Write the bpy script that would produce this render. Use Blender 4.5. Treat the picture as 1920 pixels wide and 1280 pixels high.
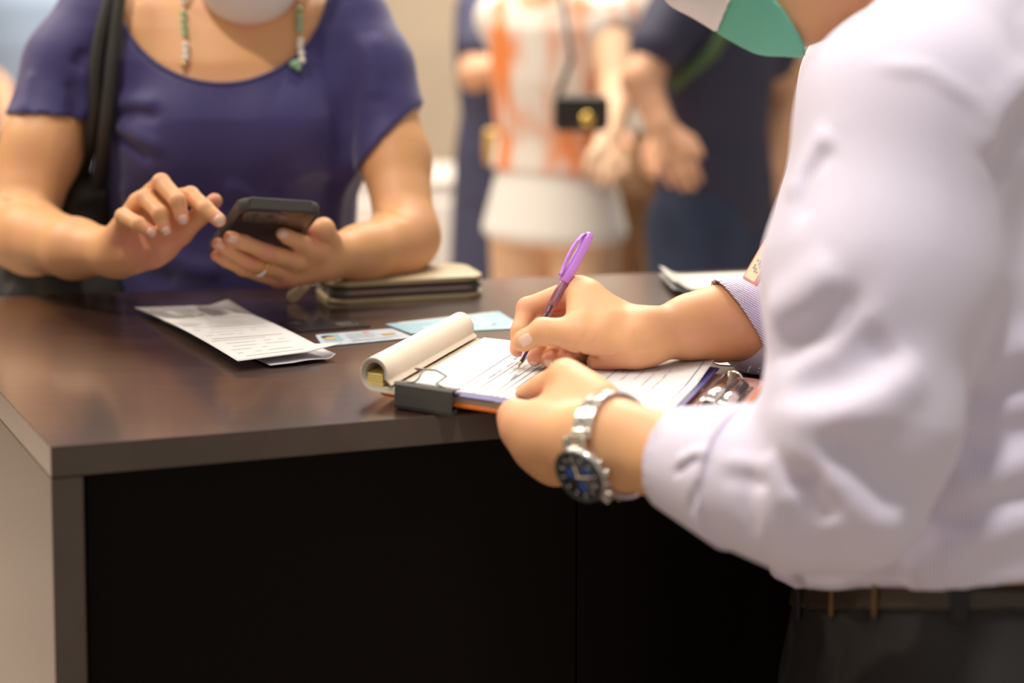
import bpy, bmesh, math, random
import numpy as np
from mathutils import Vector, Matrix
random.seed(7); np.random.seed(7)
SC = bpy.context.scene
for o in list(bpy.data.objects): bpy.data.objects.remove(o)

# ------------------------------------------------------------------ camera, world, lights, exposure
F = 3200.0; TH = math.radians(4.5); CT = 1.05; HC = 0.3357; CY = -11 + F*math.tan(TH)      # lens shifted down: CY is the principal row
CAM = np.array([0, 0, CT + HC]); RT = np.array([1., 0, 0])
FW = np.array([0, math.cos(TH), -math.sin(TH)]); UP = np.array([0, math.sin(TH), math.cos(TH)])
cd = bpy.data.cameras.new('camera'); cam = bpy.data.objects.new('camera', cd); SC.collection.objects.link(cam)
cam.location = CAM; cam.rotation_euler = (math.pi / 2 - TH, 0, 0)
cd.sensor_width = 36; cd.lens = 36 * F / 1920; cd.shift_y = -(640 - CY) / 1920; cd.clip_start = .05
cd.dof.use_dof = True; cd.dof.focus_distance = 1.52; cd.dof.aperture_fstop = 2.6
SC.camera = cam
w = bpy.data.worlds.new('world'); SC.world = w; w.use_nodes = True
w.node_tree.nodes['Background'].inputs[0].default_value = (1.0, .91, .80, 1)
w.node_tree.nodes['Background'].inputs[1].default_value = .44
def lamp(kind, name, loc, target, power, size, color=(1, .93, .82), angle=60):
    l = bpy.data.lights.new(name, kind); o = bpy.data.objects.new(name, l); SC.collection.objects.link(o)
    o.location = loc; o.rotation_euler = (Vector(target) - Vector(loc)).to_track_quat('-Z', 'Y').to_euler()
    l.energy = power; l.color = color
    if kind == 'SPOT': l.spot_size = math.radians(angle); l.spot_blend = .6; l.shadow_soft_size = size
    else: l.shape = 'DISK'; l.size = size
    return o
lamp('SPOT', 'ceiling_spot', (-.95, 1.38, 3.2), (-.15, 1.8, 1.15), 100, .05, (1, .89, .74), 70)
lamp('SPOT', 'ceiling_spot', (.10, 2.50, 3.25), (-.05, 1.6, 1.05), 64, .035, (1, .92, .80), 50)
lamp('SPOT', 'ceiling_spot', (.12, .72, 3.2), (.42, 1.18, 1.25), 125, .10, (1, .94, .87), 36)
lamp('AREA', 'ceiling_panel', (0, 4.3, 3.15), (0, 4.3, 0), 185, 2.2, (1, .9, .76))
lamp('AREA', 'ceiling_panel', (-2.4, 2.6, 3.15), (-2.4, 2.6, 0), 70, 1.2, (1, .88, .74))
SC.view_settings.view_transform = 'Standard'; SC.view_settings.look = 'None'
SC.view_settings.gamma = 1; SC.view_settings.use_curve_mapping = False
SC.view_settings.exposure = -.10

# ------------------------------------------------------------------ helpers
def P(x, y, Z): return CAM + Z * (FW + RT * ((x - 960) / F) + UP * ((CY - y) / F))
def D(x, y, dz=0.):
    k = math.sin(TH) - (CY - y) / F * math.cos(TH)
    return P(x, y, (HC - dz) / k)
def px(m, Z): return m * F / Z
def nrm(v): v = np.asarray(v, float); return v / np.linalg.norm(v)
T0 = math.radians(11.5); FW0 = np.array([0, math.cos(T0), -math.sin(T0)]); UP0 = np.array([0, math.sin(T0), math.cos(T0)])
def cv(r, u, f): return RT * r + UP0 * u - FW0 * f           # right, up and towards the viewer, 11.5 degrees below the horizontal

def me_from(V, Q, smooth=True):
    V = np.asarray(V, np.float32); me = bpy.data.meshes.new('m')
    Q = np.asarray(Q, np.int32)
    me.vertices.add(len(V)); me.vertices.foreach_set('co', V.ravel())
    n = Q.shape[1]
    me.loops.add(Q.size); me.loops.foreach_set('vertex_index', Q.ravel())
    me.polygons.add(len(Q)); me.polygons.foreach_set('loop_start', np.arange(0, Q.size, n, dtype=np.int32))
    me.polygons.foreach_set('use_smooth', np.full(len(Q), smooth, bool))
    me.update(calc_edges=True); me.validate(); return me
def bm_me(bm, smooth=False):
    me = bpy.data.meshes.new('m'); bmesh.ops.recalc_face_normals(bm, faces=bm.faces)
    for f in bm.faces: f.smooth = smooth
    bm.to_mesh(me); bm.free(); return me
LOC = {}
def thing(name, label, cat, loc, group=None):
    o = bpy.data.objects.new(name, None); SC.collection.objects.link(o); o.location = loc
    o['label'] = label; o['category'] = cat
    if group: o['group'] = group
    o.empty_display_size = .02; LOC[o.name] = np.array(loc, float); return o
def obj(name, me, mat, parent=None, label=None, cat=None, group=None, kind=None):
    o = bpy.data.objects.new(name, me); SC.collection.objects.link(o)
    if mat is not None: me.materials.append(mat)
    if parent is not None:
        L = LOC[parent.name]; o.parent = parent
    else:
        vs = np.empty(len(me.vertices) * 3, np.float32); me.vertices.foreach_get('co', vs); vs = vs.reshape(-1, 3)
        L = np.array([*(vs.min(0)[:2] + vs.max(0)[:2]) / 2, vs[:, 2].min()]); o.location = L
    me.transform(Matrix.Translation(Vector(-L))); LOC[o.name] = np.array(L)
    if label: o['label'] = label
    if cat: o['category'] = cat
    if group: o['group'] = group
    if kind: o['kind'] = kind
    me.name = name; return o

def frame_box(c, ax, ay, az, sx, sy, sz, bev=0., seg=2, bm=None):
    """box centred at c with unit axes and full sizes"""
    own = bm is None
    if own: bm = bmesh.new()
    r = bmesh.ops.create_cube(bm, size=1)
    M = Matrix(((ax[0]*sx, ay[0]*sy, az[0]*sz, c[0]), (ax[1]*sx, ay[1]*sy, az[1]*sz, c[1]), (ax[2]*sx, ay[2]*sy, az[2]*sz, c[2]), (0, 0, 0, 1)))
    bmesh.ops.transform(bm, matrix=M, verts=r['verts'])
    if bev: bmesh.ops.bevel(bm, geom=list({e for v in r['verts'] for e in v.link_edges}), offset=bev, segments=seg, affect='EDGES', profile=.5)
    return bm_me(bm) if own else bm
def prism(poly, up, depth, bev=0., seg=2, smooth=False):
    """polygon (3-D points) extruded along up*depth"""
    bm = bmesh.new(); up = np.asarray(up, float)
    a = [bm.verts.new(p) for p in poly]; b = [bm.verts.new(np.asarray(p) + up * depth) for p in poly]
    bm.faces.new(a); bm.faces.new(b[::-1]); n = len(a)
    for i in range(n): bm.faces.new((a[i], a[(i+1) % n], b[(i+1) % n], b[i]))
    if bev: bmesh.ops.bevel(bm, geom=list(bm.edges), offset=bev, segments=seg, affect='EDGES', profile=.5)
    return bm_me(bm, smooth)
def tube(pts, r, n=10, closed=False, bm=None, flat=None):
    """tube along points; r scalar or list"""
    own = bm is None
    if own: bm = bmesh.new()
    pts = [np.asarray(p, float) for p in pts]; m = len(pts); rr = r if hasattr(r, '__len__') else [r] * m
    rings = []; prev = None
    for i, p in enumerate(pts):
        t = nrm(pts[(i+1) % m] - pts[i-1]) if closed else nrm(pts[min(i+1, m-1)] - pts[max(i-1, 0)])
        if prev is None:
            h = np.array([0, 0, 1.]) if abs(t[2]) < .9 else np.array([1., 0, 0]); x = nrm(np.cross(h, t))
        else: x = nrm(prev - t * (prev @ t))
        prev = x; y = np.cross(t, x)
        rings.append([bm.verts.new(p + rr[i] * (math.cos(a) * x + math.sin(a) * y)) for a in np.linspace(0, 2*math.pi, n, endpoint=False)])
    for i in range(m if closed else m - 1):
        A, B = rings[i], rings[(i+1) % m]
        for j in range(n): bm.faces.new((A[j], A[(j+1) % n], B[(j+1) % n], B[j]))
    if not closed: bm.faces.new(rings[0][::-1]); bm.faces.new(rings[-1])
    return bm_me(bm, True) if own else bm
def sphere(c, r, s=(1, 1, 1), axes=None, bm=None, seg=16):
    own = bm is None
    if own: bm = bmesh.new()
    q = bmesh.ops.create_uvsphere(bm, u_segments=seg, v_segments=seg // 2 + 1, radius=1)
    ax = axes if axes is not None else np.eye(3)
    M = Matrix([[*(ax[0][i]*r*s[0], ax[1][i]*r*s[1], ax[2][i]*r*s[2], c[i])] for i in range(3)] + [[0, 0, 0, 1]])
    bmesh.ops.transform(bm, matrix=M, verts=q['verts'])
    return bm_me(bm, True) if own else bm
def gridmesh(fn, nu, nv, thick=0., up=(0, 0, 1)):
    """sheet p=fn(u,v), optionally given thickness downwards"""
    U = np.linspace(0, 1, nu); Vv = np.linspace(0, 1, nv); up = np.asarray(up, float)
    V = [fn(u, v) for u in U for v in Vv]; Q = []
    idx = lambda i, j: i * nv + j
    for i in range(nu-1):
        for j in range(nv-1): Q.append((idx(i, j), idx(i+1, j), idx(i+1, j+1), idx(i, j+1)))
    if thick:
        n = len(V); V = V + [np.asarray(p) - up * thick for p in V]; Q2 = [tuple(n + k for k in q[::-1]) for q in Q]
        edge = [idx(i, 0) for i in range(nu)] + [idx(nu-1, j) for j in range(1, nv)] + [idx(i, nv-1) for i in range(nu-2, -1, -1)] + [idx(0, j) for j in range(nv-2, 0, -1)]
        S = [(edge[k], n + edge[k], n + edge[(k+1) % len(edge)], edge[(k+1) % len(edge)]) for k in range(len(edge))]
        Q = Q + Q2 + S
    me = me_from(V, Q); bm = bmesh.new(); bm.from_mesh(me); bmesh.ops.recalc_face_normals(bm, faces=bm.faces); bm.to_mesh(me); bm.free()
    return me
def strips(segs, up=(0, 0, 1)):
    V = []; Q = []; up = np.asarray(up, float)
    for a, b, wd in segs:
        a = np.asarray(a, float); b = np.asarray(b, float); t = b - a; L = np.linalg.norm(t)
        if L < 1e-7: continue
        s = np.cross(up, t / L) * wd / 2; n = len(V)
        V += [a - s, b - s, b + s, a + s]; Q.append((n, n+1, n+2, n+3))
    return me_from(V, Q, False)

# ------------------------------------------------------------------ signed distance modelling
def cone(a, b, ra, rb=None):
    a = np.asarray(a, np.float32); b = np.asarray(b, np.float32); rb = ra if rb is None else rb
    ba = b - a; L2 = float(ba @ ba) + 1e-12
    def f(p):
        t = np.clip((p - a) @ ba / L2, 0, 1)
        q = p - a - t[:, None] * ba
        return np.sqrt((q * q).sum(1)) - (ra + (rb - ra) * t)
    return f
def ball(c, r): return cone(c, np.asarray(c) + 1e-5, r)
def ell(c, axes, rad):
    c = np.asarray(c, np.float32); A = np.asarray(axes, np.float32); R = np.asarray(rad, np.float32)
    def f(p):
        q = (p - c) @ A.T
        k0 = np.sqrt(((q / R) ** 2).sum(1)); k1 = np.sqrt(((q / R**2) ** 2).sum(1)) + 1e-9
        return k0 * (k0 - 1) / k1
    return f
def smin(a, b, k):
    if k <= 0: return np.minimum(a, b)
    h = np.clip(.5 + .5 * (b - a) / k, 0, 1)
    return b * (1 - h) + a * h - k * h * (1 - h)
def U(k, *fs):
    def f(p):
        d = fs[0](p)
        for g in fs[1:]: d = smin(d, g(p), k)
        return d
    return f
def chain(pts, rad, k=.002):
    return U(k, *[cone(pts[i], pts[i+1], rad[i], rad[i+1]) for i in range(len(pts)-1)])
def off(f, r): return lambda p: f(p) - r
def cut(f, pt, n):                                     # keep the side n points away from
    pt = np.asarray(pt, np.float32); n = nrm(n).astype(np.float32)
    return lambda p: np.maximum(f(p), (p - pt) @ n)
def sub(f, g, k=0.): return lambda p: np.maximum(f(p), -g(p))
def inter(f, g): return lambda p: np.maximum(f(p), g(p))
def loft(secs, ang=0., e=2.0):
    """stack of ellipses (x, y, z, a, b), turned by ang about the vertical; e > 2 squarer"""
    S = np.array(sorted([tuple(s) for s in secs], key=lambda s: s[2])); c, s_ = math.cos(ang), math.sin(ang)
    def f(p):
        z = p[:, 2]; g = lambda k: np.interp(z, S[:, 2], S[:, k])
        dx = p[:, 0] - g(0); dy = p[:, 1] - g(1); a = g(3); b = g(4)
        x = c * dx + s_ * dy; y = -s_ * dx + c * dy
        q = (np.abs(x / a) ** e + np.abs(y / b) ** e) ** (1 / e)
        d = (q - 1) * np.minimum(a, b)
        return np.maximum(d, np.maximum(z - S[-1, 2], S[0, 2] - z))
    return f
def trace(f, x, y, Z0=.8, Z1=4.0):
    d = FW + RT * ((x - 960) / F) + UP * ((CY - y) / F); Z = Z0
    for _ in range(160):
        v = float(f((CAM + Z * d)[None].astype(np.float32))[0])
        if v < 2e-4 or Z > Z1: break
        Z += max(v * .6, 2e-4)
    return CAM + Z * d
def grad(f, p, e=.0015):
    p = np.asarray(p, np.float32); q = np.array([p + s * e * np.eye(3)[i] for i in range(3) for s in (1, -1)], np.float32)
    v = f(q); return nrm([v[0]-v[1], v[2]-v[3], v[4]-v[5]])
def folds(f, lst, Z0=.8):
    """lst: (pixel polyline, half width m, height m); each fold is laid on the surface in 3-D"""
    segs = []
    for pl, wd, amp in lst:
        pts = []
        for (x0, y0), (x1, y1) in zip(pl[:-1], pl[1:]):
            n = max(2, int(math.hypot(x1-x0, y1-y0) / 45))
            for i in range(n): pts.append(trace(f, x0 + (x1-x0)*i/n, y0 + (y1-y0)*i/n, Z0))
        pts.append(trace(f, *pl[-1], Z0)); segs.append((np.array(pts, np.float32), wd, amp))
    def g(p):
        d = f(p).copy() if hasattr(f(p[:1]), 'copy') else f(p)
        for pts, wd, amp in segs:
            lo = pts.min(0) - 3*wd; hi = pts.max(0) + 3*wd
            m = ((p > lo) & (p < hi)).all(1)
            if not m.any(): continue
            q = p[m]; best = np.full(len(q), 9., np.float32); par = np.zeros(len(q), np.float32); n = len(pts) - 1
            for i in range(n):
                ba = pts[i+1] - pts[i]; t = np.clip((q - pts[i]) @ ba / (ba @ ba + 1e-9), 0, 1)
                e = q - pts[i] - t[:, None] * ba; dd = np.sqrt((e*e).sum(1)); k = dd < best
                best = np.where(k, dd, best); par = np.where(k, (i + t) / n, par)
            fade = np.minimum(1, np.minimum(par, 1 - par) * 5 + .15)
            d[m] -= amp * fade * np.exp(-(best / wd) ** 2)
        return d
    return g
def mesh_sdf(f, lo, hi, h, B=8):
    lo = np.asarray(lo, float); hi = np.asarray(hi, float)
    nb = np.ceil(((hi - lo) / h + 1) / B).astype(int); n = nb * B
    bi = np.stack(np.meshgrid(*[np.arange(k) for k in nb], indexing='ij'), -1).reshape(-1, 3)
    cen = (lo + (bi * B + (B - 1) / 2) * h).astype(np.float32)
    dc = np.concatenate([f(cen[i:i+200000]) for i in range(0, len(cen), 200000)])
    act = np.abs(dc) < h * B * .87 * 1.5 + 2 * h
    Dg = np.repeat(np.repeat(np.repeat(np.where(dc < 0, -1, 1).astype(np.float32).reshape(nb), B, 0), B, 1), B, 2)
    ab = bi[act]; loc = np.stack(np.meshgrid(*[np.arange(B)] * 3, indexing='ij'), -1).reshape(-1, 3)
    for i in range(0, len(ab), 800):
        ix = (ab[i:i+800, None, :] * B + loc[None]).reshape(-1, 3)
        Dg[ix[:, 0], ix[:, 1], ix[:, 2]] = f((lo + ix * h).astype(np.float32))
    s = Dg < 0; cnt = np.zeros(np.array(s.shape) - 1, np.uint8)
    cs = [(a, b, c) for a in (0, 1) for b in (0, 1) for c in (0, 1)]
    sl = lambda A, a, b, c: A[a:A.shape[0]-1+a, b:A.shape[1]-1+b, c:A.shape[2]-1+c]
    for c in cs: cnt += sl(s, *c)
    cells = np.argwhere((cnt > 0) & (cnt < 8)); vid = np.full(cnt.shape, -1, np.int32)
    vid[tuple(cells.T)] = np.arange(len(cells))
    vals = np.stack([Dg[cells[:, 0]+a, cells[:, 1]+b, cells[:, 2]+c] for a, b, c in cs], 1)
    acc = np.zeros((len(cells), 3)); num = np.zeros(len(cells))
    for i in range(8):
        for j in range(i+1, 8):
            if sum(abs(cs[i][k] - cs[j][k]) for k in range(3)) != 1: continue
            a, b = vals[:, i], vals[:, j]; m = (a < 0) != (b < 0)
            t = np.where(m, a / np.where(m, a - b, 1), 0)
            pos = np.array(cs[i]) + t[:, None] * (np.array(cs[j]) - np.array(cs[i]))
            acc += np.where(m[:, None], pos, 0); num += m
    V = lo + (cells + acc / num[:, None]) * h
    Qs = []
    for ax in range(3):
        a1, a2 = (ax + 1) % 3, (ax + 2) % 3
        A = np.moveaxis(s, ax, 0); e = A[:-1] != A[1:]; e = np.moveaxis(e, 0, ax)
        I = np.argwhere(e); I = I[(I[:, a1] > 0) & (I[:, a2] > 0)]
        I = I[(I[:, a1] < cnt.shape[a1]) & (I[:, a2] < cnt.shape[a2])]
        if not len(I): continue
        def g(d1, d2):
            J = I.copy(); J[:, a1] -= d1; J[:, a2] -= d2; return vid[tuple(J.T)]
        q = np.stack([g(1, 1), g(0, 1), g(0, 0), g(1, 0)], 1)
        ins = s[tuple(I.T)]; q = np.where(ins[:, None], q, q[:, ::-1]); Qs.append(q[(q >= 0).all(1)])
    return V, np.concatenate(Qs)
def bounds(pts, pad): pts = np.asarray(pts); return pts.min(0) - pad, pts.max(0) + pad
def join_parts(parts):
    V = []; Q = []; n = 0
    for v, q in parts: V.append(v); Q.append(q + n); n += len(v)
    return np.concatenate(V), np.concatenate(Q)

# ------------------------------------------------------------------ materials
def mat(name, col, rough=.5, coat=0., metal=0., spec=.5, trans=0., alpha=1., sss=0., bump=None, vary=None, emit=None, sheen=0., coat_rough=.05, ior=1.5):
    m = bpy.data.materials.new(name); m.use_nodes = True; nt = m.node_tree; b = nt.nodes['Principled BSDF']; I = b.inputs
    I['Base Color'].default_value = (*col, 1); I['Roughness'].default_value = rough; I['Metallic'].default_value = metal
    I['Coat Weight'].default_value = coat; I['Coat Roughness'].default_value = coat_rough; I['Specular IOR Level'].default_value = spec
    I['Transmission Weight'].default_value = trans; I['IOR'].default_value = ior; I['Sheen Weight'].default_value = sheen; I['Alpha'].default_value = alpha
    if sss:
        I['Subsurface Weight'].default_value = sss; I['Subsurface Radius'].default_value = (1, .35, .18); I['Subsurface Scale'].default_value = .008
    tc = nt.nodes.new('ShaderNodeTexCoord')
    if vary:                                             # (scale, colour2, amount)
        n = nt.nodes.new('ShaderNodeTexNoise'); n.inputs['Scale'].default_value = vary[0]; n.inputs['Detail'].default_value = 3
        sc_ = vary[3] if len(vary) > 3 else (1, 1, 1)
        mp = nt.nodes.new('ShaderNodeMapping'); mp.inputs['Scale'].default_value = sc_
        nt.links.new(tc.outputs['Object'], mp.inputs[0]); nt.links.new(mp.outputs[0], n.inputs['Vector'])
        rp = nt.nodes.new('ShaderNodeValToRGB'); rp.color_ramp.elements[0].position = .35; rp.color_ramp.elements[1].position = .68
        c2 = [c + (d - c) * vary[2] for c, d in zip(col, vary[1])]
        rp.color_ramp.elements[0].color = (*col, 1); rp.color_ramp.elements[1].color = (*c2, 1)
        nt.links.new(n.outputs['Fac'], rp.inputs[0]); nt.links.new(rp.outputs[0], I['Base Color'])
    if bump:                                             # (scale, strength, distance)
        n = nt.nodes.new('ShaderNodeTexNoise'); n.inputs['Scale'].default_value = bump[0]; n.inputs['Detail'].default_value = 4
        nt.links.new(tc.outputs['Object'], n.inputs['Vector'])
        bp = nt.nodes.new('ShaderNodeBump'); bp.inputs['Strength'].default_value = bump[1]; bp.inputs['Distance'].default_value = bump[2]
        nt.links.new(n.outputs['Fac'], bp.inputs['Height']); nt.links.new(bp.outputs[0], I['Normal'])
    if emit: I['Emission Color'].default_value = (*emit[:3], 1); I['Emission Strength'].default_value = emit[3]
    return m
def striped(name, c1, c2, direction, period, sharp=.5, rough=.7, attr=None):
    m = mat(name, c1, rough, sheen=.2); nt = m.node_tree; b = nt.nodes['Principled BSDF']
    tc = nt.nodes.new('ShaderNodeTexCoord'); d = nrm(direction)
    dp = nt.nodes.new('ShaderNodeVectorMath'); dp.operation = 'DOT_PRODUCT'; dp.inputs[1].default_value = d
    mu = nt.nodes.new('ShaderNodeMath'); mu.operation = 'MULTIPLY'; mu.inputs[1].default_value = 2*math.pi/period
    sn = nt.nodes.new('ShaderNodeMath'); sn.operation = 'SINE'
    rp = nt.nodes.new('ShaderNodeValToRGB'); rp.color_ramp.elements[0].position = sharp - .15; rp.color_ramp.elements[1].position = sharp + .15
    rp.color_ramp.elements[0].color = (*c2, 1); rp.color_ramp.elements[1].color = (*c1, 1)
    ma = nt.nodes.new('ShaderNodeMath'); ma.operation = 'MULTIPLY_ADD'; ma.inputs[1].default_value = .5; ma.inputs[2].default_value = .5
    L = nt.links.new
    if attr:
        an = nt.nodes.new('ShaderNodeAttribute'); an.attribute_name = attr; L(an.outputs['Fac'], mu.inputs[0])
    else: L(tc.outputs['Object'], dp.inputs[0]); L(dp.outputs['Value'], mu.inputs[0])
    L(mu.outputs[0], sn.inputs[0]); L(sn.outputs[0], ma.inputs[0]); L(ma.outputs[0], rp.inputs[0]); L(rp.outputs[0], b.inputs['Base Color'])
    return m
SKM = mat('skin_man', (.74, .40, .19), .5, sss=.12, vary=(35, (.80, .40, .25), .5), bump=(900, .22, .0006))
SKW = mat('skin_woman', (.79, .42, .185), .5, sss=.12, vary=(30, (.80, .38, .24), .45), bump=(700, .15, .0006))
SKB = mat('skin_far', (.66, .36, .22), .55)
NAIL = mat('nail', (.85, .55, .44), .25, coat=.3)
def rosy(m, col, amt):                                       # skin is rosier at palms, knuckles and fingertips
    nt = m.node_tree; b = nt.nodes['Principled BSDF']; I = b.inputs['Base Color']; src = I.links[0].from_socket
    at = nt.nodes.new('ShaderNodeAttribute'); at.attribute_name = 'rosy'; mx = nt.nodes.new('ShaderNodeMix'); mx.data_type = 'RGBA'
    ml_ = nt.nodes.new('ShaderNodeMath'); ml_.operation = 'MULTIPLY'; ml_.inputs[1].default_value = amt
    nt.links.new(at.outputs['Fac'], ml_.inputs[0]); nt.links.new(ml_.outputs[0], mx.inputs['Factor']); nt.links.new(src, mx.inputs['A']); mx.inputs['B'].default_value = (*col, 1); nt.links.new(mx.outputs['Result'], I)
rosy(SKM, (.74, .30, .20), .75); rosy(SKW, (.78, .30, .21), .75)
SHIRT = striped('shirt_cloth', (.80, .76, .89), (.63, .58, .76), (1, .1, 0), .0022, attr='stripe')
CUFF = striped('shirt_cuff', (.86, .83, .92), (.30, .24, .52), cv(.5, .86, 0), .0019, .42)
BLOUSE = mat('blouse_cloth', (.043, .034, .175), .62, sheen=.3, bump=(900, .1, .0004), vary=(6, (.036, .028, .15), .6))
TROUS = mat('trouser_cloth', (.012, .010, .010), .75, bump=(600, .15, .0005))
HAIR = mat('hair_dark', (.018, .011, .008), .4, vary=(60, (.035, .02, .014), 1, (1, 1, .1)))
MASKW = mat('mask_white', (.90, .87, .87), .8); MASKG = mat('mask_green', (.16, .55, .40), .8)
WOOD = mat('espresso_laminate', (.034, .014, .009), .3, coat=.9, coat_rough=.13, vary=(14, (.055, .024, .016), 1, (1, 6, 6)), bump=(60, .03, .0005))
EDGE = mat('laminate_edge', (.085, .062, .050), .42, vary=(20, (.10, .075, .06), 1))
SIDE = mat('laminate_side', (.07, .05, .042), .2, spec=.35)
BLACKP = mat('black_panel', (.0045, .0026, .002), .4, spec=.08)
PAPER = mat('paper_white', (.64, .63, .64), .8); CREAM = mat('paper_cream', (.84, .76, .62), .75, vary=(30, (.80, .70, .55), .6))
YEL = mat('paper_yellow', (.92, .72, .26), .75); TAN = mat('pad_edge', (.42, .32, .22), .8, vary=(400, (.55, .44, .32), 1, (.1, .1, 8)))
INK = mat('print_grey', (.05, .045, .05), .8); INKB = mat('pen_ink', (.07, .07, .26), .8); GREYP = mat('print_light', (.20, .19, .21), .8)
ORANGE = mat('orange_acrylic', (.85, .20, .03), .18, coat=.4); PINKB = mat('board_face', (.55, .30, .26), .3, coat=.3)
BLUE = mat('blue_cover', (.025, .025, .17), .5, vary=(60, (.06, .04, .20), 1)); CHROME = mat('chrome', (.78, .74, .70), .14, metal=1)
STEEL = mat('steel', (.62, .60, .56), .26, metal=1); DSTEEL = mat('dark_wire', (.13, .11, .11), .3, metal=1)
CLIPB = mat('clip_black', (.065, .062, .06), .36, bump=(200, .1, .0004))
PURP = mat('pen_cap_purple', (.58, .25, .80), .3, coat=.3); PCLEAR = mat('pen_clear', (.90, .74, .96), .08, trans=.95, ior=1.12)
REFILL = mat('refill', (.035, .025, .045), .3); BRASS = mat('brass', (.62, .48, .25), .25, metal=1)
PHONEB = mat('phone_case', (.060, .055, .054), .42); PHONEG = mat('phone_glass', (.012, .008, .012), .06, coat=1.)
WALT = mat('wallet_leather', (.46, .37, .22), .5, bump=(500, .25, .0005)); WALD = mat('wallet_gusset', (.055, .040, .020), .45); ZIP = mat('zip_metal', (.42, .38, .36), .3, metal=1)
GOLD = mat('gold', (.85, .58, .16), .22, metal=1); GEM = mat('gem', (.9, .9, .9), .08, coat=1)
PEARL = mat('pearl', (.88, .84, .78), .2, coat=.6); JADE = mat('jade', (.20, .46, .26), .25, coat=.5, vary=(300, (.45, .62, .42), 1))
BAGM = mat('bag_black', (.016, .014, .013), .6, bump=(300, .2, .0006), vary=(9, (.035, .03, .026), 1))
CARDB = mat('card_black', (.012, .012, .014), .3, coat=.4); CARDW = mat('card_pale', (.42, .53, .66), .4, coat=.2, vary=(90, (.60, .63, .68), 1)); VOUCH = mat('voucher_blue', (.22, .42, .54), .5, vary=(25, (.32, .50, .60), 1))
DIAL = mat('watch_dial', (.02, .024, .035), .25, coat=.8); DBLUE = mat('dial_blue', (.03, .09, .32), .25); GLASS = mat('watch_glass', (1, 1, 1), .02, trans=1., ior=1.3)

# ------------------------------------------------------------------ setting: floor, walls, ceiling edge
FLOOR = mat('floor_tile', (.62, .52, .45), .22, coat=.2, vary=(1.5, (.68, .58, .51), 1))
WALLM = mat('wall_stone', (.50, .41, .31), .8, vary=(3, (.44, .36, .28), 1), bump=(25, .25, .01))
def slab(name, lo, hi, m, bev=0., **k):
    c = [(a + b) / 2 for a, b in zip(lo, hi)]; s = [b - a for a, b in zip(lo, hi)]
    return obj(name, frame_box(c, (1, 0, 0), (0, 1, 0), (0, 0, 1), *s, bev), m, **k)
slab('floor', (-5, -2, -.1), (5, 7.2, 0), FLOOR, kind='structure')
slab('wall_back', (-5, 6.6, 0), (5, 6.8, 3.4), WALLM, kind='structure')
slab('wall_left', (-5.2, -2, 0), (-5, 6.8, 3.4), mat('wall_paint', (.62, .50, .36), .7), kind='structure')
slab('baseboard_back', (-5, 6.57, 0), (5, 6.6, .12), EDGE, kind='structure')

# ------------------------------------------------------------------ reception counter
c0 = D(95, 838); c1 = D(0, 735); ldir = nrm(c1 - c0)
fr = D(1522, 838 - .0817 * 1427)
bk0 = D(0, 556); bk1 = D(1400, 505); bd = nrm(bk1 - bk0)
def isect(p, d, q, e):
    A = np.array([[d[0], -e[0]], [d[1], -e[1]]]); t = np.linalg.solve(A, (q - p)[:2]); return p + d * t[0]
bl = isect(c0, ldir, bk0, bd); br = isect(fr, np.array([.06, 1, 0]), bk0, bd)
TT = .0235; Zv = np.array([0, 0, 1.])
fdir = nrm(fr - c0); finn = np.array([-fdir[1], fdir[0], 0]); lin = np.array([ldir[1], -ldir[0], 0])
cnt = thing('reception_counter', 'dark espresso laminate counter with glossy top between the customer and the clerk', 'counter', (*(c0 + fr)[:2] / 2, 0))
obj('countertop', prism([c0 - Zv*TT, fr - Zv*TT, br - Zv*TT, bl - Zv*TT], Zv, TT, .0004, 1), WOOD, cnt)
eo = -finn * .0008
obj('front_edge', prism([c0 + eo - Zv*.0225 + fdir*.001, fr + eo - Zv*.0225, fr + eo - Zv*.0015, c0 + eo - Zv*.0015 + fdir*.001], finn, .0012), EDGE, cnt, label='matt brown edge band')
zb = CT - TT - .0004
def vpanel(p, q, thick_dir, th, z0, z1, m, name, **k):
    a = np.array([p[0], p[1], z0]); b = np.array([q[0], q[1], z0])
    return obj(name, prism([a, b, b + thick_dir*th, a + thick_dir*th], Zv, z1 - z0, .0008, 1), m, cnt, **k)
vpanel(c0 + finn*.0, bl, lin, .0225, .0, zb, SIDE, 'side_panel', label='glossy left end panel')
vpanel(c0 + eo, c0 + eo + fdir*.0232, finn, .0012, .0, zb, EDGE, 'panel_edge')
s0 = c0 + fdir*.026 + finn*.02
mid = c0 + fdir * (np.linalg.norm(fr - c0) * .672) + finn*.02
vpanel(s0, mid - fdir*.0008, finn, .018, .06, zb, BLACKP, 'front_panel')
vpanel(mid + fdir*.0008, fr - fdir*.002 + finn*.02, finn, .018, .06, zb, BLACKP, 'front_panel')
vpanel(s0 + finn*.02, fr + finn*.04, finn, .018, .0, .06, BLACKP, 'plinth')
vpanel(fr + finn*.03 - fdir*.024, br - finn*.01 - fdir*.024, fdir, .022, .0, zb, BLACKP, 'end_panel')
vpanel(bl - bd*-.03 - finn*.03, br - bd*.06 - finn*.03, finn, .018, .0, zb, BLACKP, 'back_panel')

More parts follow.
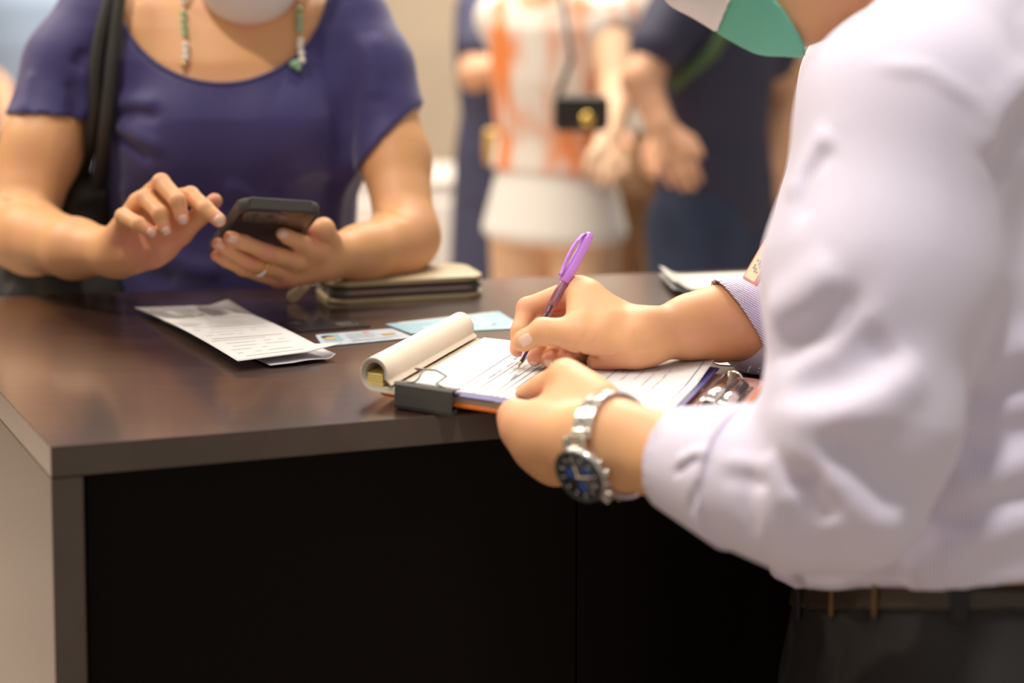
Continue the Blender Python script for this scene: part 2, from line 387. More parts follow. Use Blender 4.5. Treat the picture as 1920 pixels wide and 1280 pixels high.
# ------------------------------------------------------------------ clipboard with pad
FL = D(870, 640, .009); FR = D(1440, 713, .009); NL = D(705, 734, .009)
ex = nrm(FR - FL); ey = nrm(NL - FL); BL_, BW = np.linalg.norm(FR - FL), np.linalg.norm(NL - FL)
BI = np.linalg.inv(np.array([ex[:2], ey[:2]]).T)          # counter plane -> board coordinates
BB = .0062; BT = .0092; PT = .0165                         # heights over the counter: board bottom, board top, pad top
def B(u, v, dz): p = FL + ex*u + ey*v; return np.array([p[0], p[1], CT + dz])
def toB(x, y, dz=PT): q_ = BI @ (D(x, y, dz) - FL)[:2]; return float(q_[0]), float(q_[1])
def rrect(u0, u1, v0, v1, r, z, n=5):
    out = []
    for cu, cv_, a0 in ((u1-r, v1-r, 0), (u0+r, v1-r, 90), (u0+r, v0+r, 180), (u1-r, v0+r, 270)):
        for a in np.linspace(a0, a0+90, n): out.append(B(cu + r*math.cos(math.radians(a)), cv_ + r*math.sin(math.radians(a)), z))
    return out
cb = thing('clipboard', 'orange edged clipboard with a chrome clip lying under the pad', 'clipboard', B(BL_/2, BW/2, 0))
obj('board', prism(rrect(0, BL_, 0, BW, .012, BB), Zv, BT - BB, .0004, 1), ORANGE, cb)
obj('board_face', prism(rrect(.002, BL_-.002, .002, BW-.002, .011, BT), Zv, .0002), PINKB, cb, label='dull pink top face of the board')
for (u, v) in ((.02, .02), (.02, BW-.02), (BL_-.02, .02)):
    obj('foot_pad', tube([B(u, v, 0.0002), B(u, v, BB)], .006, 12), CLIPB, cb)
# chrome lever clip
cu = BL_ - .030; v0, v1 = .035, BW - .07
obj('clip_plate', prism([B(cu-.010, v0, BT), B(cu+.024, v0, BT), B(cu+.024, v1, BT), B(cu-.010, v1, BT)], Zv, .0012, .0004, 1), STEEL, cb)
def clipfn(u, v):
    a = -.35 + u * 2.6; return B(cu + .004 + .010*math.cos(math.pi - a), v0 + .006 + v*(v1-v0-.012), BT + .0035 + .0085*math.sin(max(a, -.2)))
obj('clip_bar', gridmesh(clipfn, 14, 3, .0011), CHROME, cb)
obj('clip_lever', gridmesh(lambda u, v: B(cu + .012 + .010*u, v0 + .012 + v*(v1-v0-.024), BT + .009 - .004*u + .002*math.sin(u*3.1)), 8, 3, .001), CHROME, cb)
for vv in (v0 + .003, v1 - .003):
    obj('clip_spring', tube([B(cu + .006 + .0075*math.cos(a), vv, BT + .0065 + .006*math.sin(a)) for a in np.linspace(-.6, 3.7, 16)], .0011, 8), CHROME, cb)
obj('clip_rod', tube([B(cu + .007, v0 - .001, BT + .0055), B(cu + .007, v1 + .001, BT + .0055)], .0016, 8), STEEL, cb)

# pad
pu0, pu1, pv0, pv1 = .012, BL_ - .047, .004, BW - .001
pad = thing('duplicate_order_pad', 'open duplicate order pad with rolled back cream pages and handwriting on its white form', 'pad', B((pu0+pu1)/2, BW/2, BT))
obj('page_stack', prism(rrect(pu0, pu1-.012, pv0, pv1, .001, BT+.0003, 2), Zv, .0052), TAN, pad, label='brown page edges of the pad, bare left strip brown for shadow')
obj('blue_backing', prism(rrect(pu0+.03, pu1+.003, pv0+.001, pv1+.0012, .001, BT+.0056, 2), Zv, .0009), BLUE, pad, label='blue carbon sheet')  # starts inboard: the bare brown strip at left stands in for shadow
PS = BT + .0069
def sheetz(u, v):
    s = (u - pu0) / (pu1 - pu0); t = (v - pv0) / (pv1 - pv0)
    z = PS + .0004*math.sin(s*9) * (1-t)
    z += .006 * max(0, s - .80) / .20 * max(0, .35 - t) / .35         # lifted far right corner
    z -= .0012 * max(0, (t - .9) / .1) * math.sin(math.pi*min(1, s*1.4))
    return z + .0014 * math.exp(-((s - .62) / .1) ** 2) * max(0, 1 - t*5)
def form(u, v, lift=0.): return B(u, v, sheetz(u, v) + lift)
formp = obj('form_page', gridmesh(lambda a, b: form(pu0 + .012 + a*(pu1 - pu0 - .014), pv0 + b*(pv1 - pv0)), 60, 24, .0002), PAPER, pad, label='white printed form page')
def vline(u, va, vb, wd, lift=.00025, n=8):
    vs = np.linspace(va, vb, n); return [(form(u, vs[i], lift), form(u, vs[i+1], lift), wd) for i in range(n-1)]
L = []
u_tip, v_tip = toB(970, 690)
us0 = u_tip - .012
for i, du in enumerate((-.021, -.0045, .012, .0182, .0244, .0306, .0368)):
    L += vline(u_tip + du - .002, pv0 + (.0 if i > 2 else .01), pv1 - .012, .0007 if i else .0005)
for du in (.085, .155): L += vline(u_tip + du, pv0 + .005, pv1 - .02, .0007)
for du, va in ((.170, .02), (.186, .03)): L += vline(u_tip + du, pv0 + .005, pv0 + .09, .0004)
obj('printed_rules', strips(L), INK, formp, kind='stuff')
L = []
def words(u, va, vb, hgt, dens=.0024, wd=.0006):
    v = va; out = []
    while v > vb if vb < va else v < vb:
        st = random.uniform(.6, 1.6) * dens * (1 if vb > va else -1)
        if random.random() < .78:
            out.append((form(u + random.uniform(-.3, .3)*hgt, v, .0003), form(u + random.uniform(-.5, .5)*hgt, v + st*.75, .0003), wd*random.uniform(.8, 1.6)))
        v += st
    return out
for du, a, b in ((.004, .125, .10), (.0035, .06, .03), (.0105, .14, .10), (.0105, .085, .07), (.0075, .11, .09), (-.013, .17, .15)):
    L += words(u_tip + du - .004, a, b, .0012, wd=.0006)
for k in range(4):
    L += words(u_tip + .098 + k*.011, .10 + .004*k, .04, .0014, wd=.0006)
for k in range(2):
    for a, b in ((.02, .032), (.055, .085), (.10, .14)):
        L += words(u_tip + .20 + k*.009, a, b, .0012, wd=.0006)
L += words(u_tip + .172, .075, .10, .0014, wd=.0006) + words(u_tip + .092, .045, .07, .0016, wd=.0007)
obj('printed_captions', strips(L), GREYP, formp, kind='stuff')
def scribble(u, va, vb, amp):
    out = []; v = va; p = None; k = 0
    while v > vb:
        q = form(u + amp*math.sin(k*1.9)*random.uniform(.4, 1), v, .00035); k += 1
        if p is not None and random.random() < .9: out.append((p, q, .0005))
        p = q; v -= random.uniform(.0005, .0013)
    return out
L = []
for du, a, b in ((-.011, .150, .115), (-.0105, .105, .085), (-.014, .075, .045), (-.017, .03, .012), (.0085, .145, .125)):
    L += scribble(u_tip + du, a, b, .0016)
obj('handwriting', strips(L), INKB, formp, kind='stuff')
L = [(B(u_tip + .02 + k*.006, pv1 + .0018, BT + .0064), B(u_tip + .024 + k*.006, pv1 + .0018, BT + .0064), .0006) for k in range(7)]
obj('cover_print', strips(L, up=ey), PAPER, pad, kind='stuff')
# rolled back pages (profile in u / height), near end shows the layers
def rollprofile(r, cu_, cz, end):
    pts = [(end, cz - r), (cu_ + .004, cz - r)]
    pts += [(cu_ + r*math.cos(a), cz + r*math.sin(a)) for a in np.linspace(-math.pi/2, -2*math.pi - .25, 26)]
    return pts
rc, rz, RR = -.0005, BT + .0147, .0142
rv0, rv1 = pv0 + .002, pv1 + .004
for i, (dr, th, m) in enumerate(((0, .0011, CREAM), (.00135, .0009, CREAM), (.0025, .0009, PAPER), (.0036, .0008, CREAM))):
    pr = rollprofile(RR - dr, rc + .0, rz, pu0 + .020)
    pr.append((pr[-1][0] + .004 + .001*i, BT + .0078))
    pr = np.array(pr); pin = []
    for k in range(len(pr)):
        t = pr[min(k+1, len(pr)-1)] - pr[max(k-1, 0)]; t = t / np.linalg.norm(t); pin.append(pr[k] + np.array([-t[1], t[0]]) * -th)
    loop = list(pr) + pin[::-1]
    V = [B(a, v, b) for v in (rv0 + .0006*i, rv1 - .0007*i) for a, b in loop]; n = len(loop); m_ = len(pr)
    Q = [(k, (k+1) % n, n + (k+1) % n, n + k) for k in range(n)]
    for k in range(m_ - 1): Q += [(k, k+1, n-2-k, n-1-k), (n+k, n+n-1-k, n+n-2-k, n+k+1)]
    me = me_from(V, Q); bm = bmesh.new(); bm.from_mesh(me); bmesh.ops.recalc_face_normals(bm, faces=bm.faces); bm.to_mesh(me); bm.free()
    for p in me.polygons: p.use_smooth = True
    me.set_sharp_from_angle(angle=.8)
    obj('rolled_page', me, m, pad)
for i, (a, z0, z1) in enumerate(((.0072, .0046, .0084), (.0068, .0086, .0108), (.0072, .0110, .0128), (.0068, .0130, .0150))):
    obj('yellow_copies', prism([B(rc - .0082 + .0003*(i % 2), rv0 + .003, BT + z0), B(rc + a, rv0 + .003, BT + z0), B(rc + a + .0012, rv0 + .003, BT + (z0+z1)/2), B(rc + a, rv0 + .003, BT + z1), B(rc - .0082, rv0 + .003, BT + z1)], ey, rv1 - rv0 - .005, .0003, 1), YEL, pad, label='yellow copy sheets inside the roll')

# binder clip on the near edge
ca, _ = toB(748, 722, .01); cb_, _ = toB(855, 737, .01); ca += .013; cb_ += .012; nv = BW + .006
bc = thing('binder_clip', 'black binder clip with wire handles gripping the near edge of the pad', 'clip', B((ca+cb_)/2, nv, 0))
prof = [(nv - .016, BT + .0086), (nv - .008, BT + .0105), (nv + .002, BT + .0122), (nv + .0042, BT + .0112), (nv + .0048, BT + .004), (nv + .0052, .0042), (nv + .0048, .0022), (nv + .001, .0018), (nv - .008, .0036), (nv - .016, BB - .0008)]
def strip_profile(prof, u0, u1, th):
    pr = np.array(prof); pin = []
    for k in range(len(pr)):
        t = pr[min(k+1, len(pr)-1)] - pr[max(k-1, 0)]; t = t / np.linalg.norm(t); pin.append(pr[k] + np.array([t[1], -t[0]]) * -th)
    loop = list(pr) + pin[::-1]; n = len(loop); m_ = len(pr)
    V = [B(u, a, b) for u in (u0, u1) for a, b in loop]; Q = [(k, (k+1) % n, n + (k+1) % n, n + k) for k in range(n)]
    for k in range(m_-1): Q += [(k, k+1, n-2-k, n-1-k), (n+k, n+n-1-k, n+n-2-k, n+k+1)]
    me = me_from(V, Q, False); bm = bmesh.new(); bm.from_mesh(me); bmesh.ops.recalc_face_normals(bm, faces=bm.faces); bm.to_mesh(me); bm.free(); return me
obj('clip_body', strip_profile(prof, ca, cb_, .0011), CLIPB, bc)
um = (ca + cb_) / 2; hz = BT + .0125
obj('wire_handle', tube([B(um - .019, nv + .0015, hz), B(um - .012, nv - .001, hz + .0012), B(um - .009, nv - .004, hz + .0032), B(um - .011, nv - .018, hz + .006), B(um - .022, nv - .026, hz + .006), B(um - .002, nv - .029, hz + .0062), B(um + .012, nv - .020, hz + .005), B(um + .009, nv - .004, hz + .002), B(um + .020, nv + .0015, hz)], .0008, 8), DSTEEL, bc)
obj('wire_handle', tube([B(um - .012, nv - .006, .0024), B(um - .010, nv - .028, .0016), B(um + .010, nv - .028, .0016), B(um + .012, nv - .006, .0024)], .0008, 8), DSTEEL, bc)
for uu in (ca, cb_): obj('end_loop', tube([B(uu - .001, nv + .002, BT + .0115), B(uu + .001, nv + .002, BT + .0115)], .0016, 10), DSTEEL, bc)


# ------------------------------------------------------------------ ballpoint pen
pt = D(971, 690.5, PS + .0004); pe = P(1107, 437, np.linalg.norm(0) + (pt - CAM) @ FW + .035); pd = nrm(pe - pt); PL = np.linalg.norm(pe - pt)
pen = thing('ballpoint_pen', 'clear purple ballpoint pen with capped end held upright over the form', 'pen', pt)
q = lambda s: pt + pd * s
obj('ball_tip', tube([q(0), q(.0015), q(.004), q(.0075)], [.0003, .0006, .0011, .0014], 12), BRASS, pen)
obj('barrel', tube([q(.0065), q(.010), q(.015), q(.021), q(.024), q(PL - .030)], [.0016, .0025, .0034, .0040, .0041, .0041], 20), PCLEAR, pen)
obj('refill', tube([q(.007), q(.062)], .0013, 12), REFILL, pen, label='dark ink refill')
obj('refill_tube', tube([q(.066), q(PL - .030)], .0012, 12), mat('refill_pale', (.62, .45, .66), .3), pen)
cs = PL - .050
obj('cap', tube([q(cs), q(cs + .0006), q(cs + .012), q(PL - .008), q(PL - .002), q(PL)], [.0047, .0051, .0051, .0046, .0040, .0026], 24), PURP, pen)
side = nrm(cv(-.8, .35, .5) - pd * (cv(-.8, .35, .5) @ pd)); oth = np.cross(pd, side)
bm = bmesh.new()
cl = [(PL - .002, .002), (PL - .004, .0055), (PL - .012, .0082), (PL - .022, .0092), (PL - .034, .0085), (PL - .044, .0066), (PL - .047, .0072)]
rg = []
for s, o_ in cl:
    c = q(s) + side * o_; wd = .0021; th = .0009
    rg.append([bm.verts.new(c + oth*a*wd + side*b*th) for a, b in ((-1, -1), (1, -1), (1, 1), (-1, 1))])
for a, b in zip(rg[:-1], rg[1:]):
    for k in range(4): bm.faces.new((a[k], a[(k+1) % 4], b[(k+1) % 4], b[k]))
bm.faces.new(rg[0][::-1]); bm.faces.new(rg[-1])
bmesh.ops.bevel(bm, geom=list(bm.edges), offset=.0004, segments=2, affect='EDGES')
obj('cap_clip', bm_me(bm, True), PURP, pen)

# ------------------------------------------------------------------ smartphone
pTL = P(451, 388, 1.700); pTR = P(604, 398, 1.731); pBL = P(388, 488, 1.842)
wx = nrm(pTR - pTL); ll = pBL - pTL; ly = nrm(ll - wx * (ll @ wx)); PW = np.linalg.norm(pTR - pTL); PH = .152
bn = np.cross(wx, ly); bn = bn if bn @ (CAM - pTL) > 0 else -bn        # outward from the back of the phone
ph = thing('smartphone', 'black smartphone in a dark case tilted up in the hands of the customer', 'phone', pTL + wx*PW/2 + ly*PH/2)
fx = lambda a, b, c: pTL + wx*a*PW + ly*b*PH + bn*c
def rr3(a0, a1, b0, b1, r, c, n=6):
    out = []
    for ca_, cb2, t0 in ((a1-r, b1-r, 0), (a0+r, b1-r, 90), (a0+r, b0+r, 180), (a1-r, b0+r, 270)):
        for t in np.linspace(t0, t0+90, n): out.append(pTL + wx*(ca_ + r*math.cos(math.radians(t))) + ly*(cb2 + r*math.sin(math.radians(t))) + bn*c)
    return out
PTH = .0115
obj('case', prism(rr3(0, PW, 0, PH, .011, -PTH), bn, PTH, .0024, 3, True), PHONEB, ph)
obj('back_glass', prism(rr3(.0042, PW-.0042, .0042, PH-.0042, .008, 0.), bn, .0004), PHONEG, ph, label='glossy black back')
cm = obj('camera_module', prism(rr3(.009, .044, .007, .036, .005, .0003), bn, .0016, .0007, 2), mat('camera_bump', (.10, .085, .08), .10, coat=.8), ph)
for i, (a, b) in enumerate(((.018, .015), (.034, .015), (.018, .028))):
    c = pTL + wx*a + ly*b + bn*.0012
    obj('camera_lens', tube([c, c + bn*.0009], .0042, 20), PHONEG, cm)
obj('screen', prism(rr3(.004, PW-.004, .004, PH-.004, .008, -PTH - .0003), bn, .0004), PHONEG, ph)
for b in (.18, .30):
    c = pTL + ly*PH*b - bn*PTH/2
    obj('side_button', frame_box(c, ly, bn, wx, .011 if b > .2 else .018, .003, .0014, .0005, 2), PHONEB, ph)
def phoneZ(x, y):
    d = FW + RT*((x-960)/F) + UP*((CY-y)/F); return float(((pTL - CAM) @ bn) / (d @ bn))
def phonebox(p):
    q_ = p - (pTL + wx*PW/2 + ly*PH/2 - bn*PTH/2).astype(np.float32)
    qq = np.abs(np.stack([q_ @ wx, q_ @ ly, q_ @ bn], 1)) - np.array([PW/2 - .003, PH/2 - .003, PTH/2 - .003])
    return np.sqrt((np.maximum(qq, 0)**2).sum(1)) + np.minimum(qq.max(1), 0) - .0035

# ------------------------------------------------------------------ zip-around wallet
WH = .0235
w0 = D(640, 571); w1 = D(912, 556); we = nrm(w1 - w0); wi = np.array([-we[1], we[0], 0]); w0 = w0 - we*.012
WL_ = float((w1 - w0) @ we) ; WD_ = .098
wal = thing('zip_wallet', 'beige leather zip around wallet lying under the forearm of the customer', 'wallet', w0 + we*WL_/2 + wi*WD_/2)
def wr(a0, a1, b0, b1, r, z, n=8):
    out = []
    for ca_, cb2, t0 in ((a1-r, b1-r, 0), (a0+r, b1-r, 90), (a0+r, b0+r, 180), (a1-r, b0+r, 270)):
        for t in np.linspace(t0, t0+90, n): out.append(w0 + we*(ca_ + r*math.cos(math.radians(t))) + wi*(cb2 + r*math.sin(math.radians(t))) + Zv*z)
    return out
obj('lower_cover', prism(wr(0, WL_, 0, WD_, .02, .0003), Zv, .0042, .0016, 3, True), WALT, wal)
obj('gusset', prism(wr(.004, WL_-.004, .004, WD_-.004, .017, .0043), Zv, .0148, .001, 2), WALD, wal, label='dark zip tape band')
obj('upper_cover', prism(wr(0, WL_, 0, WD_, .02, .0190), Zv, .0046, .0019, 3, True), WALT, wal)
bm = bmesh.new(); per = wr(.0022, WL_-.0022, .0022, WD_-.0022, .018, .0118, 8); per.append(per[0])
dist = 0; 
for a, b in zip(per[:-1], per[1:]):
    Ls = np.linalg.norm(b - a); t = nrm(b - a); n_ = np.cross(t, Zv)
    k = max(1, int(Ls / .0026))
    for i in range(k): frame_box(a + (b - a)*(i + .5)/k, t, n_, Zv, .0015, .003, .0036, 0, bm=bm)
obj('zip_teeth', bm_me(bm), ZIP, wal, kind='stuff')
zs = P(584, 527, 1.868); zt = D(541, 563, .003)
sl = obj('zip_slider', frame_box(w0 + we*.002 + wi*.022 + Zv*.012, we, wi, Zv, .006, .010, .007, .0012, 2), ZIP, wal)
obj('pull_ring', tube([zs + .004*(math.cos(a)*RT + math.sin(a)*UP) for a in np.linspace(0, 2*math.pi, 20, endpoint=False)], .0009, 8, True), STEEL, sl)
obj('pull_link', tube([w0 + we*.0 + wi*.022 + Zv*.013, zs], .0012, 8), STEEL, sl)
td = nrm(zt - zs); tw = nrm(np.cross(td, FW)); tn = np.cross(td, tw); bm = bmesh.new()
TLn = np.linalg.norm(zt - zs); poly = []
for a in np.linspace(-90, 90, 10): poly.append(zs + td*(TLn - .0065 + .0065*math.cos(math.radians(a))) + tw*.0068*math.sin(math.radians(a)))
for a in np.linspace(90, 270, 10): poly.append(zs + td*(.007 + .0045*math.cos(math.radians(a))) + tw*.0045*math.sin(math.radians(a)))
obj('pull_tab', prism([p - tn*.0014 for p in poly], tn, .0028, .0008, 2, True), WALT, wal, label='beige leather zip pull')

# ------------------------------------------------------------------ cards, voucher, receipt, leaflets
def quad(c, u, v): a, b, d, e = c; return (a*(1-u) + b*u)*(1-v) + (e*(1-u) + d*u)*v       # a->b, e->d
def card(name, label, cat, m, pxs, th, r, dz=.0004):
    C = [D(x, y, dz) for x, y in pxs]; cen = sum(C) / 4
    bm = bmesh.new(); pts = []
    for i in range(4):
        p, a, b = C[i], nrm(C[i-1] - C[i]), nrm(C[(i+1) % 4] - C[i])
        if r: pts += [p + a*r, p + (a + b)*r*.3, p + b*r]
        else: pts.append(p)
    t = thing(name, label, cat, cen); obj('card_body' if cat == 'card' else 'sheet', prism(pts, Zv, th), m, t); return t, C
def qstrip(C, dz, u0, v0_, u1, v1_, wd): return (quad(C, u0, v0_) + Zv*dz, quad(C, u1, v1_) + Zv*dz, wd)
def qpatch(C, dz, u0, u1, v0_, v1_):
    return me_from([quad(C, a, b) + Zv*dz for a, b in ((u0, v0_), (u1, v0_), (u1, v1_), (u0, v1_))], [(0, 1, 2, 3)], False)
t, C = card('bank_card', 'black bank card lying flat on the dark counter', 'card', CARDB, [(523, 605), (560, 623), (697, 612), (653, 594)], .0009, .003)
obj('card_print', strips([qstrip(C, .0011, .18, .08, .28, .22, .004)] + [qstrip(C, .0011, .72, .72 + .05*k, .72, .75 + .05*k, .003) for k in range(4)]), GREYP, t, kind='stuff')
obj('chip', qpatch(C, .0011, .50, .85, .62, .85), mat('card_foil', (.10, .09, .09), .3), t)
t, C = card('identity_card', 'pale blue photo card with a small gold patch beside the rolled pad', 'card', CARDW, [(591, 629), (605, 650.5), (776, 634), (735, 617)], .0009, .003)
obj('portrait_photo', qpatch(C, .0011, .12, .70, .06, .27), mat('photo_ground', (.20, .38, .42), .5), t)
obj('portrait_face', tube([quad(C, .44, .14) + Zv*.0011, quad(C, .44, .14) + Zv*.0013], .0062, 16), mat('photo_skin', (.68, .36, .16), .5), t)
obj('portrait_hair', tube([quad(C, .30, .12) + Zv*.0010, quad(C, .30, .12) + Zv*.0012], .0062, 16), HAIR, t)
obj('gold_patch', qpatch(C, .0011, .42, .62, .74, .90), mat('card_gold', (.36, .25, .05), .4), t)
obj('red_mark', tube([quad(C, .18, .62) + Zv*.0011, quad(C, .18, .62) + Zv*.0012], .004, 14), mat('card_red', (.75, .20, .16), .5), t)
obj('card_print', strips([qstrip(C, .0011, a, .34, a, b, .0011) for a, b in ((.25, .55), (.38, .68), (.5, .66), (.62, .7), (.78, .92), (.86, .8))]), GREYP, t, kind='stuff')
t, C = card('paper_voucher', 'light blue paper voucher lying behind the rolled pad', 'voucher', VOUCH, [(723, 608), (772, 626), (985, 615), (935, 584)], .0004, 0)
obj('voucher_print', strips([qstrip(C, .0006, .05, .1, .05, .95, .006), qstrip(C, .0006, .28, .64, .72, .70, .0045), qstrip(C, .0006, .26, .74, .74, .80, .0045), qstrip(C, .0006, .66, .72, .70, .82, .004), qstrip(C, .0006, .55, .2, .55, .33, .006)]), mat('voucher_white', (.58, .66, .70), .6), t, kind='stuff')

rc_ = [D(251, 576, .004), D(428, 571, .010), D(612, 655, .010), D(446, 677, .008)]
rec = thing('receipt', 'long folded white receipt with printed lines lying on the left of the counter', 'receipt', sum(rc_) / 4 * np.array([1, 1, 0]) + Zv*CT)
def rfn(u, v):
    p = quad(rc_, u, v); p = p + Zv*(.0035*math.sin(math.pi*v)*(1 - .4*u) + .006*max(0, u - .8)/.2*max(0, .3 - v)/.3)
    if v > .9 and u > .8: p = p + (nrm(rc_[2] - rc_[3])*.016 + Zv*.004) * ((v - .9)/.1) * ((u - .8)/.2)
    return p
rs = obj('top_leaf', gridmesh(rfn, 20, 40, .0002), PAPER, rec)
rb_ = [D(300, 600, .0012), D(470, 590, .0012), D(630, 673, .0012), D(523, 687, .0012)]
def rf2(u, v):
    p = quad(rb_, u, v); return p + Zv*(.004*math.sin(math.pi*u)*v*v*.6 + .005*max(0, u - .9)/.1*v*v) + (rc_[3] - p)*0.85*max(0, 1 - u*4)*v*v*.25
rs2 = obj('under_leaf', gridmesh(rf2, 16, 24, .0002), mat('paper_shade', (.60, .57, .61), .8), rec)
L = []
for v in np.arange(.1, .96, .045):
    if abs(v - .70) < .03: continue
    a = random.uniform(.06, .12); b = random.uniform(.5, .9)
    n = 9
    L += [(rfn(a + (b-a)*i/n, v) + Zv*.0003, rfn(a + (b-a)*(i+1)/n, v) + Zv*.0003, .0008) for i in range(n) if random.random() < .8]
L += [(rfn(.1 + .07*i, .70) + Zv*.0003, rfn(.17 + .07*i, .70) + Zv*.0003, .0011) for i in range(11)]
obj('receipt_print', strips(L), GREYP, rs, kind='stuff')
L = []
for v in (.90, .925, .95, .975):
    L += [(rf2(.25 + .05*i, v) + Zv*.0003, rf2(.28 + .05*i, v) + Zv*.0003, .0006) for i in range(13) if random.random() < .85]
obj('receipt_print', strips(L), GREYP, rs2, kind='stuff')
lf = [D(1238, 546, .002), D(1300, 553, .002), D(1425, 546, .002), D(1405, 517, .002)]
lt = thing('folded_leaflet', 'folded pale leaflet with a curled left end near the back edge of the counter', 'leaflet', sum(lf)/4*np.array([1, 1, 0]) + Zv*CT)
lA, lB, lC_, lD_ = D(1236, 524), D(1262, 553), D(1470, 548), D(1440, 516)
for i, nm in enumerate(('cover_leaf', 'inner_leaf')):
    obj(nm, gridmesh(lambda u, v: quad([lA, lB, lC_, lD_], u, v) + Zv*(.0012 + .004*(1-i) + .011*math.exp(-(v/.10)**2)*(1-.45*i)), 8, 24, .0006), PAPER if i else mat('leaflet_cover', (.74, .70, .66), .5), lt)
sh = [D(1300, 668, .0006), D(1350, 684, .0006), D(1470, 690, .0006), D(1450, 655, .0006)]
obj('loose_paper_sheet', prism(sh, Zv, .0003), PAPER, None, 'loose white sheet on the counter under the striped right cuff of the clerk', 'paper')

# ------------------------------------------------------------------ people: shared pieces
def J(*a): return P(*a)
def nail(name, f, x, y, axis_px, hw, hl, parent, Z0=.9, m=None):
    """a nail laid on the finger's own surface; axis_px = picture direction base -> tip"""
    p = trace(f, x, y, Z0); n = grad(f, p)
    a = RT*axis_px[0] - UP*axis_px[1]; a = nrm(a - n*(a @ n)); s = np.cross(n, a)
    V = []; nu, nv = 9, 9
    for i in range(nu):
        for j in range(nv):
            u = -1 + 2*i/(nu-1); v = -1 + 2*j/(nv-1)
            k = max(abs(u), abs(v)); r = math.hypot(u, v) or 1
            uu, vv = u*(k/r)**.55, v*(k/r)**.55
            q_ = p + s*uu*hw + a*vv*hl + n*.004
            for _ in range(14):
                d = float(f(q_[None].astype(np.float32))[0]); q_ = q_ - n*d*.8
            V.append(q_ + n*(.0005 if k < .95 else -.0003))
    Q = [(i*nv+j, (i+1)*nv+j, (i+1)*nv+j+1, i*nv+j+1) for i in range(nu-1) for j in range(nv-1)]
    return obj(name, me_from(V, Q), m or NAIL, parent)
def sdfobj(name, grids, m, parent, rosy=None, stripe=None, **k):
    V, Q = join_parts([mesh_sdf(*g) for g in grids]); me = me_from(V, Q)
    if rosy is not None:
        w_ = np.zeros(len(V), np.float32)
        for c, r in rosy: w_ = np.maximum(w_, np.clip(1.25*np.exp(-((V - c)**2).sum(1) / r**2), 0, 1))
        at = me.attributes.new('rosy', 'FLOAT', 'POINT'); at.data.foreach_set('value', w_)
    if stripe is not None:
        at = me.attributes.new('stripe', 'FLOAT', 'POINT'); at.data.foreach_set('value', stripe(V).astype(np.float32))
    return obj(name, me, m, parent, **k)
def above_board(f):
    """flesh resting on the page is flattened by it"""
    zp = CT + PS + .0006
    def g(p):
        rel = (p - FL.astype(np.float32))[:, :2] @ BI.T; u = rel[:, 0]; v = rel[:, 1]
        on = (u > -.01) & (u < BL_) & (v > -.0) & (v < BW)
        return np.where(on, np.maximum(f(p), zp - p[:, 2]), np.maximum(f(p), CT + .0008 - p[:, 2]))
    return g

def boardbox(p):
    q_ = (p[:, :2] - FL[:2].astype(np.float32)) @ BI.T; z0, z1 = CT + BB - .0005, CT + PS + .0006
    return np.stack([np.abs(q_[:, 0] - BL_/2) - BL_/2, np.abs(q_[:, 1] - BW/2) - BW/2 - .0005, np.abs(p[:, 2] - (z0 + z1)/2) - (z1 - z0)/2], 1).max(1)
def above_counter(f):
    def g(p):
        on = ((p - c0.astype(np.float32)) @ finn > -.003) & (p[:, 0] < fr[0] + .06*(p[:, 1] - fr[1]) + .004)
        return np.where(on, np.maximum(f(p), CT + .0016 - p[:, 2]), f(p))
    return g
# ------------------------------------------------------------------ the clerk
man = thing('person', 'person in lavender striped shirt and green mask bending over the counter to write', 'person', (*P(1790, 1100, 1.33)[:2], 0))
# writing hand (right)
wr_ = J(1199, 633, 1.462)
mI, mM, mR, mL_ = J(1084, 547, 1.490), J(1103, 570, 1.502), J(1120, 600, 1.508), J(1135, 640, 1.500)
palm = U(.009, cone(wr_, mI, .0205, .0135), cone(wr_, mM, .0205, .0135), cone(wr_, mR, .0205, .013), cone(wr_, mL_, .0205, .012),
         cone(J(1180, 662, 1.452), J(1118, 678, 1.462), .0125, .0085), cone(J(1158, 640, 1.452), J(1082, 628, 1.444), .0165, .0135))
web = cone(J(1090, 606, 1.452), J(1093, 550, 1.482), .0140, .0135)
thumb = chain([J(1110, 625, 1.448), J(1078, 624, 1.446), J(1018, 621, 1.447), J(983, 638, 1.449)], [.0140, .0133, .0112, .0083], .004)
thumb = U(.003, thumb, ell(J(985, 637, 1.448), (nrm(cv(-.85, -.5, 0)), nrm(cv(-.5, .85, 0)), cv(0, 0, 1)), (.0115, .0090, .0080)))
index = chain([mI, J(988, 577, 1.494), J(975, 620, 1.482), J(970, 655, 1.475)], [.0130, .0088, .0076, .0066], .004)
middle = chain([mM, J(1030, 608, 1.500), J(1012, 645, 1.476), J(1003, 671, 1.461)], [.0125, .0090, .0078, .0070], .003)
ring = chain([mR, J(1072, 645, 1.500), J(1046, 655, 1.474), J(1030, 675, 1.457)], [.0120, .0088, .0078, .0070], .003)
little = chain([mL_, J(1098, 668, 1.490), J(1074, 656, 1.468), J(1061, 667, 1.457)], [.0110, .0080, .0072, .0068], .003)
forearm = chain([wr_, J(1222, 628, 1.466), J(1300, 612, 1.482), J(1345, 607, 1.494), J(1400, 602, 1.505), J(1500, 612, 1.53), J(1590, 640, 1.55)], [.0205, .0208, .0272, .0315, .0328, .037, .04], .010)
hand = U(.007, palm, thumb, web); hand = U(.0045, hand, index); hand = U(.003, hand, middle); hand = U(.0025, hand, ring); hand = U(.0025, hand, little)
hand = U(.012, hand, forearm)
hand = U(.010, hand, cone(J(1104, 560, 1.474), J(1138, 606, 1.456), .0145, .016))
